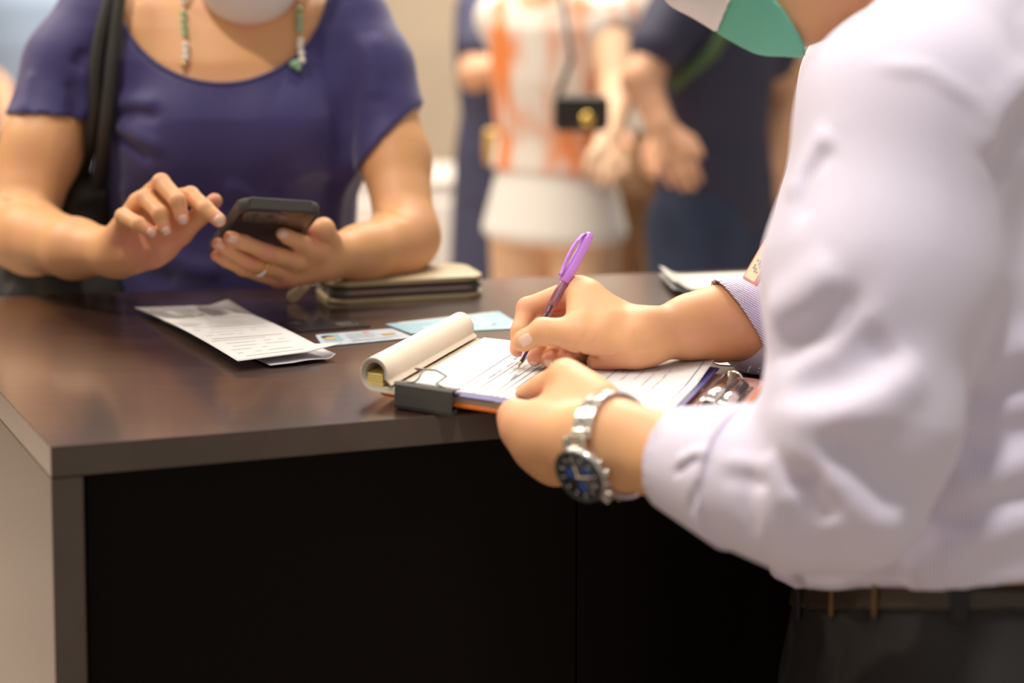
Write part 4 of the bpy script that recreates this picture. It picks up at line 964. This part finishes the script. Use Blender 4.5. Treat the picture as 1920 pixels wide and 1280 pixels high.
sdfobj('body', [(handP, hlo1, hhi1, .0016), (handG, hlo2, hhi2, .0016), (wbody_up, tlo, thi, .0045)], SKW, wom, rosy=[(J(280, 462, 1.765), .030), (J(322, 440, 1.765), .022), (J(245, 450, 1.765), .020), (J(411, 413, 1.716), .011), (J(342, 410, 1.716), .011), (J(310, 431, 1.714), .011), (J(283, 435, 1.712), .011), (J(402, 377, 1.764), .012), (J(302, 342, 1.742), .010), (J(530, 438, 1.735), .012), (J(431, 445, 1.733), .011), (J(409, 457, 1.742), .011), (J(406, 479, 1.756), .010), (J(500, 473, 1.755), .010), (J(467, 491, 1.760), .009), (J(529, 530, 1.80), .016), (J(584, 437, 1.79), .012)])
for f_, x, y, ax_, hw, hl in ((handP, 411, 413, (.75, .66), .0048, .0060), (handP, 344, 411, (.2, 1), .0045, .0052), (handP, 312, 433, (.35, .95), .0042, .0045), (handP, 284, 436, (.8, .6), .0042, .0050),
                              (handG, 531, 440, (-.75, -.5), .0046, .0055), (handG, 437, 449, (-.9, -.3), .0042, .0052), (handG, 415, 459, (-.85, -.4), .0040, .0048)):
    nail('fingernail', f_, x, y, ax_, hw, hl, wom, 1.3)
# blouse
slL = chain([J(190, 8, 2.09), J(132, 110, 2.07), J(92, 245, 2.05)], [.044, .0475, .0520], .02)
slR = U(.02, chain([J(640, 20, 2.09), J(688, 115, 2.075), J(732, 215, 2.055)], [.044, .0445, .0415], .02), cone(J(640, 190, 2.08), J(668, 330, 2.065), .050, .030))
bl0 = U(.035, off(wtors, .006), off(bust, .006), cone(J(200, 40, 2.10), J(640, 40, 2.10), .053))
hemL = cut(U(.01, slL, off(armL, .0055)), J(92, 223, 2.04), cv(-.08, -1, .0)); hemR = cut(U(.01, slR, off(armR, .0055)), J(728, 262, 2.04), nrm(cv(.74, -.67, 0)))
blz = U(.02, bl0, hemL); blz = U(.022, blz, hemR)
def scoop(p):                                            # round neckline, a tilted oval tunnel through the front
    q_ = p - P(416, -26, 2.03).astype(np.float32); a = (q_ @ RT) / .127; b = (q_ @ UP) / .1165
    return (np.sqrt(a*a + b*b) - 1)*.115
blz = sub(blz, lambda p: np.maximum(scoop(p), p[:, 1] - P(416, 0, 2.13)[1]))
blz = cut(blz, (0, 0, .84), (0, 0, -1))
blz = folds(blz, [
    ([(207, 196), (250, 190), (300, 195)], .010, .007), ([(208, 215), (255, 212), (300, 220)], .008, -.006), ([(210, 250), (245, 275), (280, 300)], .007, -.006), ([(212, 232), (260, 255), (310, 280)], .008, .005),
    ([(420, 345), (470, 370), (520, 380)], .010, .005), ([(520, 345), (500, 375), (470, 400)], .008, -.005), ([(540, 330), (590, 315), (620, 330)], .010, .005),
    ([(648, 60), (660, 160), (652, 250)], .016, -.0035), ([(690, 60), (705, 130), (700, 190)], .016, .005), ([(640, 280), (632, 380), (630, 480)], .012, .006),
    ([(130, 150), (140, 190), (138, 222)], .008, -.006), ([(158, 130), (165, 180), (160, 222)], .007, .005), ([(60, 130), (48, 180), (40, 215)], .008, .004), ([(165, 95), (150, 110), (140, 130)], .008, -.006),
    ([(300, 470), (350, 500), (420, 510)], .012, .006), ([(230, 480), (280, 520), (330, 530)], .012, -.006), ([(235, 330), (245, 400), (238, 460)], .012, .006), ([(450, 500), (500, 480), (560, 490)], .012, .005)], 1.3)
blo2, bhi2 = P(0, 700, 2.12) - .10, P(820, -60, 2.12) + .10
blo2[1] = tlo[1] - .02; bhi2[1] = thi[1]; blo2[2] = .82
sdfobj('blouse', [(blz, blo2, bhi2, .0034)], BLOUSE, wom)
# neckline binding
bind = []
for t in np.linspace(math.pi*1.02, 2*math.pi*.985, 40):
    p0 = P(416, -26, 2.03) + RT*.127*math.cos(t) + UP*.1165*math.sin(t); x, y = 960 + F*((p0 - CAM) @ RT)/((p0 - CAM) @ FW), CY - F*((p0 - CAM) @ UP)/((p0 - CAM) @ FW)
    bind.append(trace(off(chestf, .0048), x, y, 1.3))
obj('neckline', tube(bind, .0024, 8), BLOUSE, wom)
# mask, hair, lower clothes
wm = inter(sub(off(U(.02, ell(wc + wf*.055 - wu*.052, (wf, wsd, wu), (.062, .062, .068)), ball(wc + wf*.108 - wu*.028, .012)), .002), ell(wc + wf*.05 - wu*.05, (wf, wsd, wu), (.060, .059, .064))), lambda p: np.maximum(-((p - (wc + wf*.022)) @ wf), (p - wc) @ wu + .004))
sdfobj('face_mask', [(wm, wc - .14, wc + .14, .0022)], MASKW, wom, label='white face mask')
whair = U(.02, sub(off(ell(wc + wu*.012 - wf*.014, (wf, wsd, wu), (.098, .082, .112)), .008), cone(wc + wf*.17 - wu*.03, wc + wf*.10 - wu*.16, .110, .105)), cone(wc - wf*.07 - wu*.03, wc - wf*.08 - wu*.10, .055, .035))
sdfobj('hair', [(whair, wc - .19, wc + .19, .0035)], HAIR, wom)
for s in (-1, 1): obj('eye', sphere(wc + wf*.081 + wsd*s*.031 + wu*.006, .0112), mat('eye_dark', (.05, .03, .02), .1), wom)
wx0, wy0, _ = P(440, 560, 2.12)
wl_ = U(.03, loft([(wx0, wy0, .84, .158, .115), (wx0, wy0, .93, .152, .112), (wx0, wy0, .74, .150, .11)]), *[chain([(wx0 + s*.08, wy0, .80), (wx0 + s*.085, wy0 - .01, .46), (wx0 + s*.09, wy0 + .01, .06)], [.085, .062, .045], .02) for s in (-1, 1)])
sdfobj('trousers', [(cut(wl_, (0, 0, .03), (0, 0, -1)), (wx0 - .25, wy0 - .2, .0), (wx0 + .25, wy0 + .2, .95), .006)], TROUS, wom)
for s in (-1, 1):
    c = np.array([wx0 + s*.09, wy0, 0]); sdfobj('shoe', [(cut(U(.02, cone(c + (0, .04, .035), c + (0, -.13, .028), .036, .027), cone(c + (0, .01, .07), c + (0, .01, .03), .04)), (0, 0, .0005), (0, 0, -1)), c - (.08, .2, .01), c + (.08, .11, .13), .005)], mat('shoe_dark', (.02, .016, .015), .35), wom)

# bead strands of the mask chain
bd_ = thing('bead_chain', 'bead chain of white pearls and jade green beads hanging from the white mask', 'necklace', J(350, 60, 2.0))
skin = off(U(.006, wbody_up, off(blz, -.001)), .0)
def bead(x, y, r, m):
    p = trace(skin, x, y, 1.3); n = grad(skin, p); obj('bead', sphere(p + n*r*1.15, r, seg=14), m, bd_); return p + n*r*1.15
pL = [bead(x, y, .0044 if m is PEARL else .0040, m) for x, y, m in ((347, 124, BRASS), (350.5, 113, PEARL), (350.5, 100.5, PEARL), (350.5, 88, PEARL), (348.5, 67, JADE), (347, 55, JADE), (346, 42.5, JADE), (346.5, 29, JADE), (347.5, 8, PEARL))]
pR = [bead(x, y, .0046 if m is PEARL else .0042, m) for x, y, m in ((563, 116, PEARL), (562, 104, PEARL), (561, 92, PEARL), (561, 80, PEARL), (560, 58, JADE), (559.5, 46.5, JADE), (559.5, 34.5, JADE), (560, 22, JADE), (562, 1, PEARL))]
for x, y in ((547, 124), (556, 130), (553, 120)): bead(x, y, .0042, JADE)
eL, eR = wc - wsd*.078 - wu*.02, wc + wsd*.078 - wu*.02
if ((eL - CAM) @ RT) > ((eR - CAM) @ RT): eL, eR = eR, eL
for pp, e in ((pL, eL), (pR, eR)):
    top = [pp[-1]*(1-t) + e*t + np.array([0, -.02*math.sin(math.pi*t), 0]) for t in np.linspace(0, 1, 18)]
    for i, p in enumerate(top[1:]):
        obj('bead', sphere(p, .0036, seg=12), PEARL if (i // 4) % 2 else JADE, bd_)
    obj('cord', tube(pp + top[1:], .0006, 6), mat('cord_pale', (.7, .6, .45), .6), bd_)

# finger ring
rg_ = J(486, 505, 1.775)
ra = nrm(J(534, 508, 1.798) - J(467, 491, 1.765)); rp = J(489, 497, 1.774)
tx = nrm(np.cross(ra, FW)); ty = np.cross(ra, tx)
rt = thing('finger_ring', 'gold ring set with small stones on the hand holding the phone', 'ring', rp)
obj('band', tube([rp + .0098*(math.cos(a)*tx + math.sin(a)*ty) for a in np.linspace(0, 2*math.pi, 36, endpoint=False)], .0010, 8, True), GOLD, rt)
for k in range(5):
    a0 = math.atan2(-(FW*.5 - UP*.0 + UP*.7) @ ty, -(FW*.5 + UP*.7) @ tx) + (k - 2)*.28
    c = rp + .0108*(math.cos(a0)*tx + math.sin(a0)*ty); obj('stone', sphere(c, .0016 if k != 2 else .0021, seg=10), GEM, rt)

# shoulder bag
bgm = thing('shoulder_bag', 'black fabric shoulder bag hanging at the side of the customer', 'bag', (*P(90, 600, 2.13)[:2], P(90, 640, 2.13)[2] - .10))
bgf = U(.03, cone(J(100, 580, 2.12), J(175, 560, 2.10), .085, .08), cone(J(20, 560, 2.13), J(130, 480, 2.10), .075, .06), cone(J(130, 470, 2.09), J(165, 375, 2.07), .062, .030), cone(J(165, 380, 2.07), J(196, 360, 2.06), .030, .018), cone(J(-10, 640, 2.13), J(180, 640, 2.12), .10))
bgf = folds(bgf, [([(160, 380), (150, 430), (120, 500)], .012, -.012), ([(180, 370), (185, 420), (180, 470)], .010, -.010), ([(10, 510), (50, 540), (70, 590)], .012, -.010), ([(150, 400), (165, 440), (160, 500)], .009, .008)], 1.3)
q0, q1 = bounds([J(-40, 660, 2.13), J(220, 340, 2.05)], .13)
avoid = off(U(0, blz, handP, wbody_up, wl_), .003)
sdfobj('bag_body', [(sub(bgf, avoid), q0, q1, .005)], BAGM, bgm)
fr_ = off(U(.02, blz, hemL), .007)
for pts in (((212, -40), (205, 0), (190, 60), (178, 130), (184, 200), (170, 270), (152, 335), (150, 372)), ((228, -40), (220, 10), (215, 70), (208, 150), (200, 230), (190, 310), (182, 345), (180, 378))):
    pp = []
    for x, y in pts:
        p = trace(fr_, x, y, 1.3, 2.2); Zp = (p - CAM) @ FW
        pp.append(P(x, y, min(Zp, 2.08) - .010))
    pp2 = []
    for a, b in zip(pp[:-1], pp[1:]): pp2 += [a, (a*2 + b)/3, (a + b*2)/3]
    pp2.append(pp[-1]); pp2 = np.array(pp2)
    for _ in range(3): pp2[1:-1] = (pp2[:-2] + pp2[1:-1]*2 + pp2[2:])/4
    obj('bag_strap', tube(list(pp2), .0085, 12), BAGM, bgm)

# ------------------------------------------------------------------ shoppers behind the counter, out of focus
def figure(name, label, px_c, Z, H, facing, arms, top, bottom, hairm, skin=SKB, wid=1., extra=None):
    """a standing person; arms = two lists of pixel joints (shoulder is added), top = (mat, hem z, sleeve 0..1), bottom = (kind, mat, hem z)"""
    base = P(px_c, 300, Z); bx, by = base[0], base[1]; s = H / 1.70
    root = thing(name, label, 'person', (bx, by, 0)); c, sn = math.cos(facing), math.sin(facing)
    def L(x, y, z): return np.array([bx + s*(c*x - sn*y), by + s*(sn*x + c*y), s*z])        # x to the figure's side, -y forwards
    def ax(v): return np.array([c*v[0] - sn*v[1], sn*v[0] + c*v[1], v[2]])
    T = [(*L(0, 0, z), a*s*wid, b*s*wid) for z, a, b in ((.86, .165, .12), (.98, .160, .115), (1.08, .140, .10), (1.22, .155, .115), (1.34, .165, .11), (1.40, .14, .085), (1.44, .08, .06))]
    torso = loft(T, facing); sh = [L(-.165*wid, 0, 1.36), L(.165*wid, 0, 1.36)]
    hcen = L(0, -.02, 1.58); A = (ax((0, -1, 0)), ax((1, 0, 0)), (0, 0, 1))
    hd = U(.02, ell(hcen, A, (.095*s, .076*s, .112*s)), ell(hcen + A[0]*.03*s - np.array([0, 0, .065*s]), A, (.055*s, .052*s, .052*s)), cone(L(0, .02, 1.40), hcen - np.array([0, 0, .06*s]), .055*s))
    hd = U(.006, hd, cone(hcen + A[0]*.094*s, hcen + A[0]*.105*s - np.array([0, 0, .03*s]), .007, .011), *[ell(hcen + A[1]*k*.076*s, A, (.018, .008, .03)) for k in (-1, 1)])
    lg = [chain([L(k*.085, 0, .88), L(k*.09, -.01, .48), L(k*.095, .01, .08)], [.088*s, .06*s, .042*s], .02) for k in (-1, 1)]
    ft = [U(.02, cone(L(k*.095, .03, .04), L(k*.10, -.14, .03), .036, .028)) for k in (-1, 1)]
    am, hands, sl = [], [], []
    for k, aj in zip((0, 1), arms):
        e, w_ = P(*aj[0]), P(*aj[1])
        am.append(chain([sh[k], e, w_], [.050*s, .040*s, .027*s], .02)); dr = nrm(w_ - e); sd_ = nrm(np.cross(dr, FW))
        kn = w_ + dr*.075*s; hf_ = U(.012, cone(w_, kn + sd_*.024, .024*s, .016*s), cone(w_, kn - sd_*.024, .024*s, .016*s))
        for f_ in range(4):
            o_ = sd_*(.030 - .02*f_); l_ = (.068, .078, .072, .055)[f_]*s
            hf_ = U(.006, hf_, chain([kn + o_, kn + o_ + dr*l_*.55 + FW*.006, kn + o_ + dr*l_ + FW*.02], [.0095, .0085, .0075], .003))
        hf_ = U(.008, hf_, chain([w_ + dr*.02 + sd_*.02, w_ + dr*.055 + sd_*.045, w_ + dr*.09 + sd_*.05], [.014, .011, .009], .003)); hands.append(hf_)
        t = top[2]; sl.append(off(cone(sh[k], sh[k] + (e - sh[k])*t, .052*s, .048*s), .014))
    sk = U(.03, torso, *am, *lg); sk = U(.012, sk, hd, *hands, *ft)
    lo = np.array([bx - .48, by - .45, -.02]); hi = np.array([bx + .48, by + .45, H + .12])
    sdfobj('body', [(cut(sk, (0, 0, .004), (0, 0, -1)), lo, hi, .0068)], skin, root)
    tm = cut(U(.03, off(torso, .016), *sl), (0, 0, top[1]), (0, 0, -1)); tm = sub(tm, lambda p: np.sqrt((((p - L(0, -.06, 1.46)).astype(np.float32))**2).sum(1)) - .085)
    sdfobj('top', [(tm, lo, hi, .0075)], top[0], root)
    kind, bm_, hz = bottom
    if kind == 'skirt': bt = loft([(*L(0, 0, hz/s), .20*s*wid, .165*s*wid), (*L(0, 0, .84), .185*s*wid, .14*s*wid), (*L(0, 0, 1.02), .155*s*wid, .118*s*wid)], facing)
    else: bt = cut(U(.03, off(loft(T[:2] + [(*L(0, 0, .80), .165*s*wid, .12*s*wid)], facing), .010), *[off(g, .016) for g in lg]), (0, 0, hz), (0, 0, -1))
    sdfobj(kind, [(bt, lo, hi, .0075)], bm_, root)
    hr = U(.02, sub(off(ell(hcen + np.array([0, 0, .012]) - A[0]*.014, A, (.098*s, .082*s, .112*s)), .009), cone(hcen + A[0]*.17 - np.array([0, 0, .03]), hcen + A[0]*.10 - np.array([0, 0, .16]), .110, .10)))
    if hairm[1]: hr = U(.03, hr, cone(hcen - A[0]*.055, L(0, .09, 1.38), .07*s, .05*s))
    sdfobj('hair', [(hr, hcen - .35, hcen + .2, .006)], hairm[0], root)
    for k in (-1, 1):
        c_ = L(k*.095, .03, 0); shf = U(.02, cone(L(k*.095, .04, .035), L(k*.10, -.15, .028), .044, .035))
        sdfobj('shoe', [(cut(shf, (0, 0, .0005), (0, 0, -1)), c_ - .3, c_ + .3, .008)], mat('shoe_far', (.2, .17, .15), .5), root)
    return root, L, torso
NAVY = mat('navy_dress', (.040, .045, .105), .75, vary=(90, (.10, .10, .17), .6)); NAVT = mat('navy_shirt', (.030, .030, .070), .7)
FLOR = mat('floral_cloth', (.86, .80, .74), .7, vary=(11, (.85, .26, .07), 1, (1, 1, .3)))
for e_, p_ in zip([n for n in FLOR.node_tree.nodes if n.type == 'VALTORGB'][0].color_ramp.elements, (.50, .62)): e_.position = p_; WHT = mat('white_cloth', (.85, .82, .78), .7)
JEAN = mat('jeans_blue', (.018, .030, .075), .75, vary=(8, (.03, .05, .11), .8)); LBL = mat('light_blue_cloth', (.26, .34, .48), .7); GRYC = mat('grey_cloth', (.45, .40, .36), .7)
BTAN = mat('tan_bag', (.62, .38, .10), .5); BROWNT = mat('brown_cloth', (.30, .18, .10), .7)
figure('person', 'person in a long dark navy dress standing before the plain stone wall', 950, 4.62, 1.68, 1.15, [[(890, 140, 4.36), (965, 118, 4.34)], [(990, 140, 4.75), (1010, 120, 4.65)]], (NAVY, .80, .55), ('skirt', NAVY, .32), (HAIR, True), wid=1.0)
figure('person', 'person in an orange and white patterned top and short white skirt', 1040, 3.95, 1.66, -.60, [[(985, 150, 4.05), (985, 240, 4.0)], [(1158, 178, 3.74), (1140, 262, 3.62)]], (FLOR, .98, .05), ('skirt', WHT, .838), (mat('hair_brown', (.06, .03, .015), .4), False), mat('skin_pale', (.80, .52, .34), .55), wid=.92)
_, Lf, Tf = figure('person', 'person in a navy short sleeved shirt and blue jeans with a green strap', 1342, 3.75, 1.70, .85, [[(1203, 150, 3.56), (1240, 235, 3.52)], [(1470, 180, 3.9), (1450, 330, 3.8)]], (NAVT, .88, .55), ('jeans', JEAN, .05), (HAIR, False), wid=.84)
sp_ = [trace(off(Tf, .018), x, y, 2.8, 4.4) - FW*.004 for x, y in ((1262, 160), (1285, 138), (1310, 118), (1335, 98), (1352, 70), (1362, 40))]
obj('cross_strap', tube(sp_, .016, 8), mat('strap_green', (.07, .13, .05), .7), _)
figure('person', 'person in grey top and brown trousers behind the navy shirted shopper', 1178, 5.1, 1.72, .2, [[(1120, 130, 5.0), (1140, 230, 4.9)], [(1250, 140, 5.1), (1235, 250, 5.0)]], (GRYC, .98, .9), ('trousers', BROWNT, .05), (HAIR, False))
figure('person', 'person in a pale blue shirt far behind the shoulder of the customer', 58, 5.2, 1.72, .3, [[(-10, 130, 5.1), (10, 215, 5.0)], [(125, 120, 5.2), (105, 220, 5.1)]], (LBL, .98, .6), ('trousers', JEAN, .05), (HAIR, False))
def simple_bag(name, label, c, sz, m, strap, metal=None):
    t = thing(name, label, 'bag', c - np.array([0, 0, sz[2]/2])); obj('bag_body', frame_box(c, RT, FW*np.array([1, 1, 0]) / np.linalg.norm(FW[:2]), Zv, *sz, min(sz)*.3, 3), m, t)
    obj('flap', frame_box(c + Zv*sz[2]*.15 - np.array([0, sz[1]*.46, 0]), RT, (0, 1, 0), Zv, sz[0]*.96, sz[1]*.2, sz[2]*.6, sz[1]*.08, 2), m, t)
    obj('bag_strap', tube(strap, .006, 8), m, t)
    if metal: obj('clasp', tube([c + np.array([sz[0]*.1, -sz[1]*.60, -.01]), c + np.array([sz[0]*.1, -sz[1]*.72, -.01])], .014, 20), GOLD, t)
c = P(1090, 212, 3.52); simple_bag('crossbody_bag', 'small black crossbody bag with a gold clasp on the patterned top', c, (.115, .05, .075), BAGM, [c + Zv*.03 - RT*.05, P(1072, 110, 3.56), P(1056, 10, 3.62), P(1045, -40, 3.70)], True)
c = P(930, 275, 4.28); simple_bag('tan_handbag', 'small tan handbag hanging beside the navy dress', c, (.06, .04, .09), BTAN, [c + Zv*.04, P(940, 200, 4.28), P(950, 128, 4.30)])
# display furniture
OAK = mat('oak_laminate', (.46, .28, .12), .5, vary=(6, (.36, .21, .09), 1, (1, 1, 8))); WPL = mat('plinth_white', (.78, .73, .70), .5)
def unit(name, label, x0, x1, y_top, Z, dep, m, shelves=0):
    a, b = P(x0, y_top, Z), P(x1, y_top, Z); h = a[2]; wdt = b[0] - a[0]; cx = (a[0] + b[0])/2; cy = a[1] + dep/2
    t = thing(name, label, 'cabinet', (cx, cy, 0))
    obj('carcass', frame_box((cx, cy, h/2 + .03), (1, 0, 0), (0, 1, 0), Zv, wdt, dep, h - .06, .004, 1), m, t)
    obj('worktop', frame_box((cx, cy, h - .012), (1, 0, 0), (0, 1, 0), Zv, wdt + .02, dep + .02, .024, .003, 1), m, t)
    obj('plinth', frame_box((cx, cy + .01, .03), (1, 0, 0), (0, 1, 0), Zv, wdt - .04, dep - .04, .058), EDGE, t)
    n = max(1, int(wdt/.45))
    for i in range(n): 
        d = obj('door', frame_box((cx - wdt/2 + wdt*(i + .5)/n, cy - dep/2 - .009, h/2), (1, 0, 0), (0, 1, 0), Zv, wdt/n - .006, .018, h - .14, .002, 1), m, t)
        obj('handle', tube([(cx - wdt/2 + wdt*(i + .85)/n, cy - dep/2 - .03, h*.55), (cx - wdt/2 + wdt*(i + .85)/n, cy - dep/2 - .03, h*.75)], .006, 8), STEEL, d)
    return t
unit('display_cabinet', 'tall oak display cabinet behind the navy shirted shopper', 1395, 1640, 120, 4.7, .5, OAK)
unit('display_cabinet', 'low white display unit seen through the bent arm of the customer', 560, 850, 335, 5.2, .5, WPL)
unit('display_cabinet', 'low oak display counter behind the patterned top', 1100, 1260, 300, 5.6, .5, OAK)
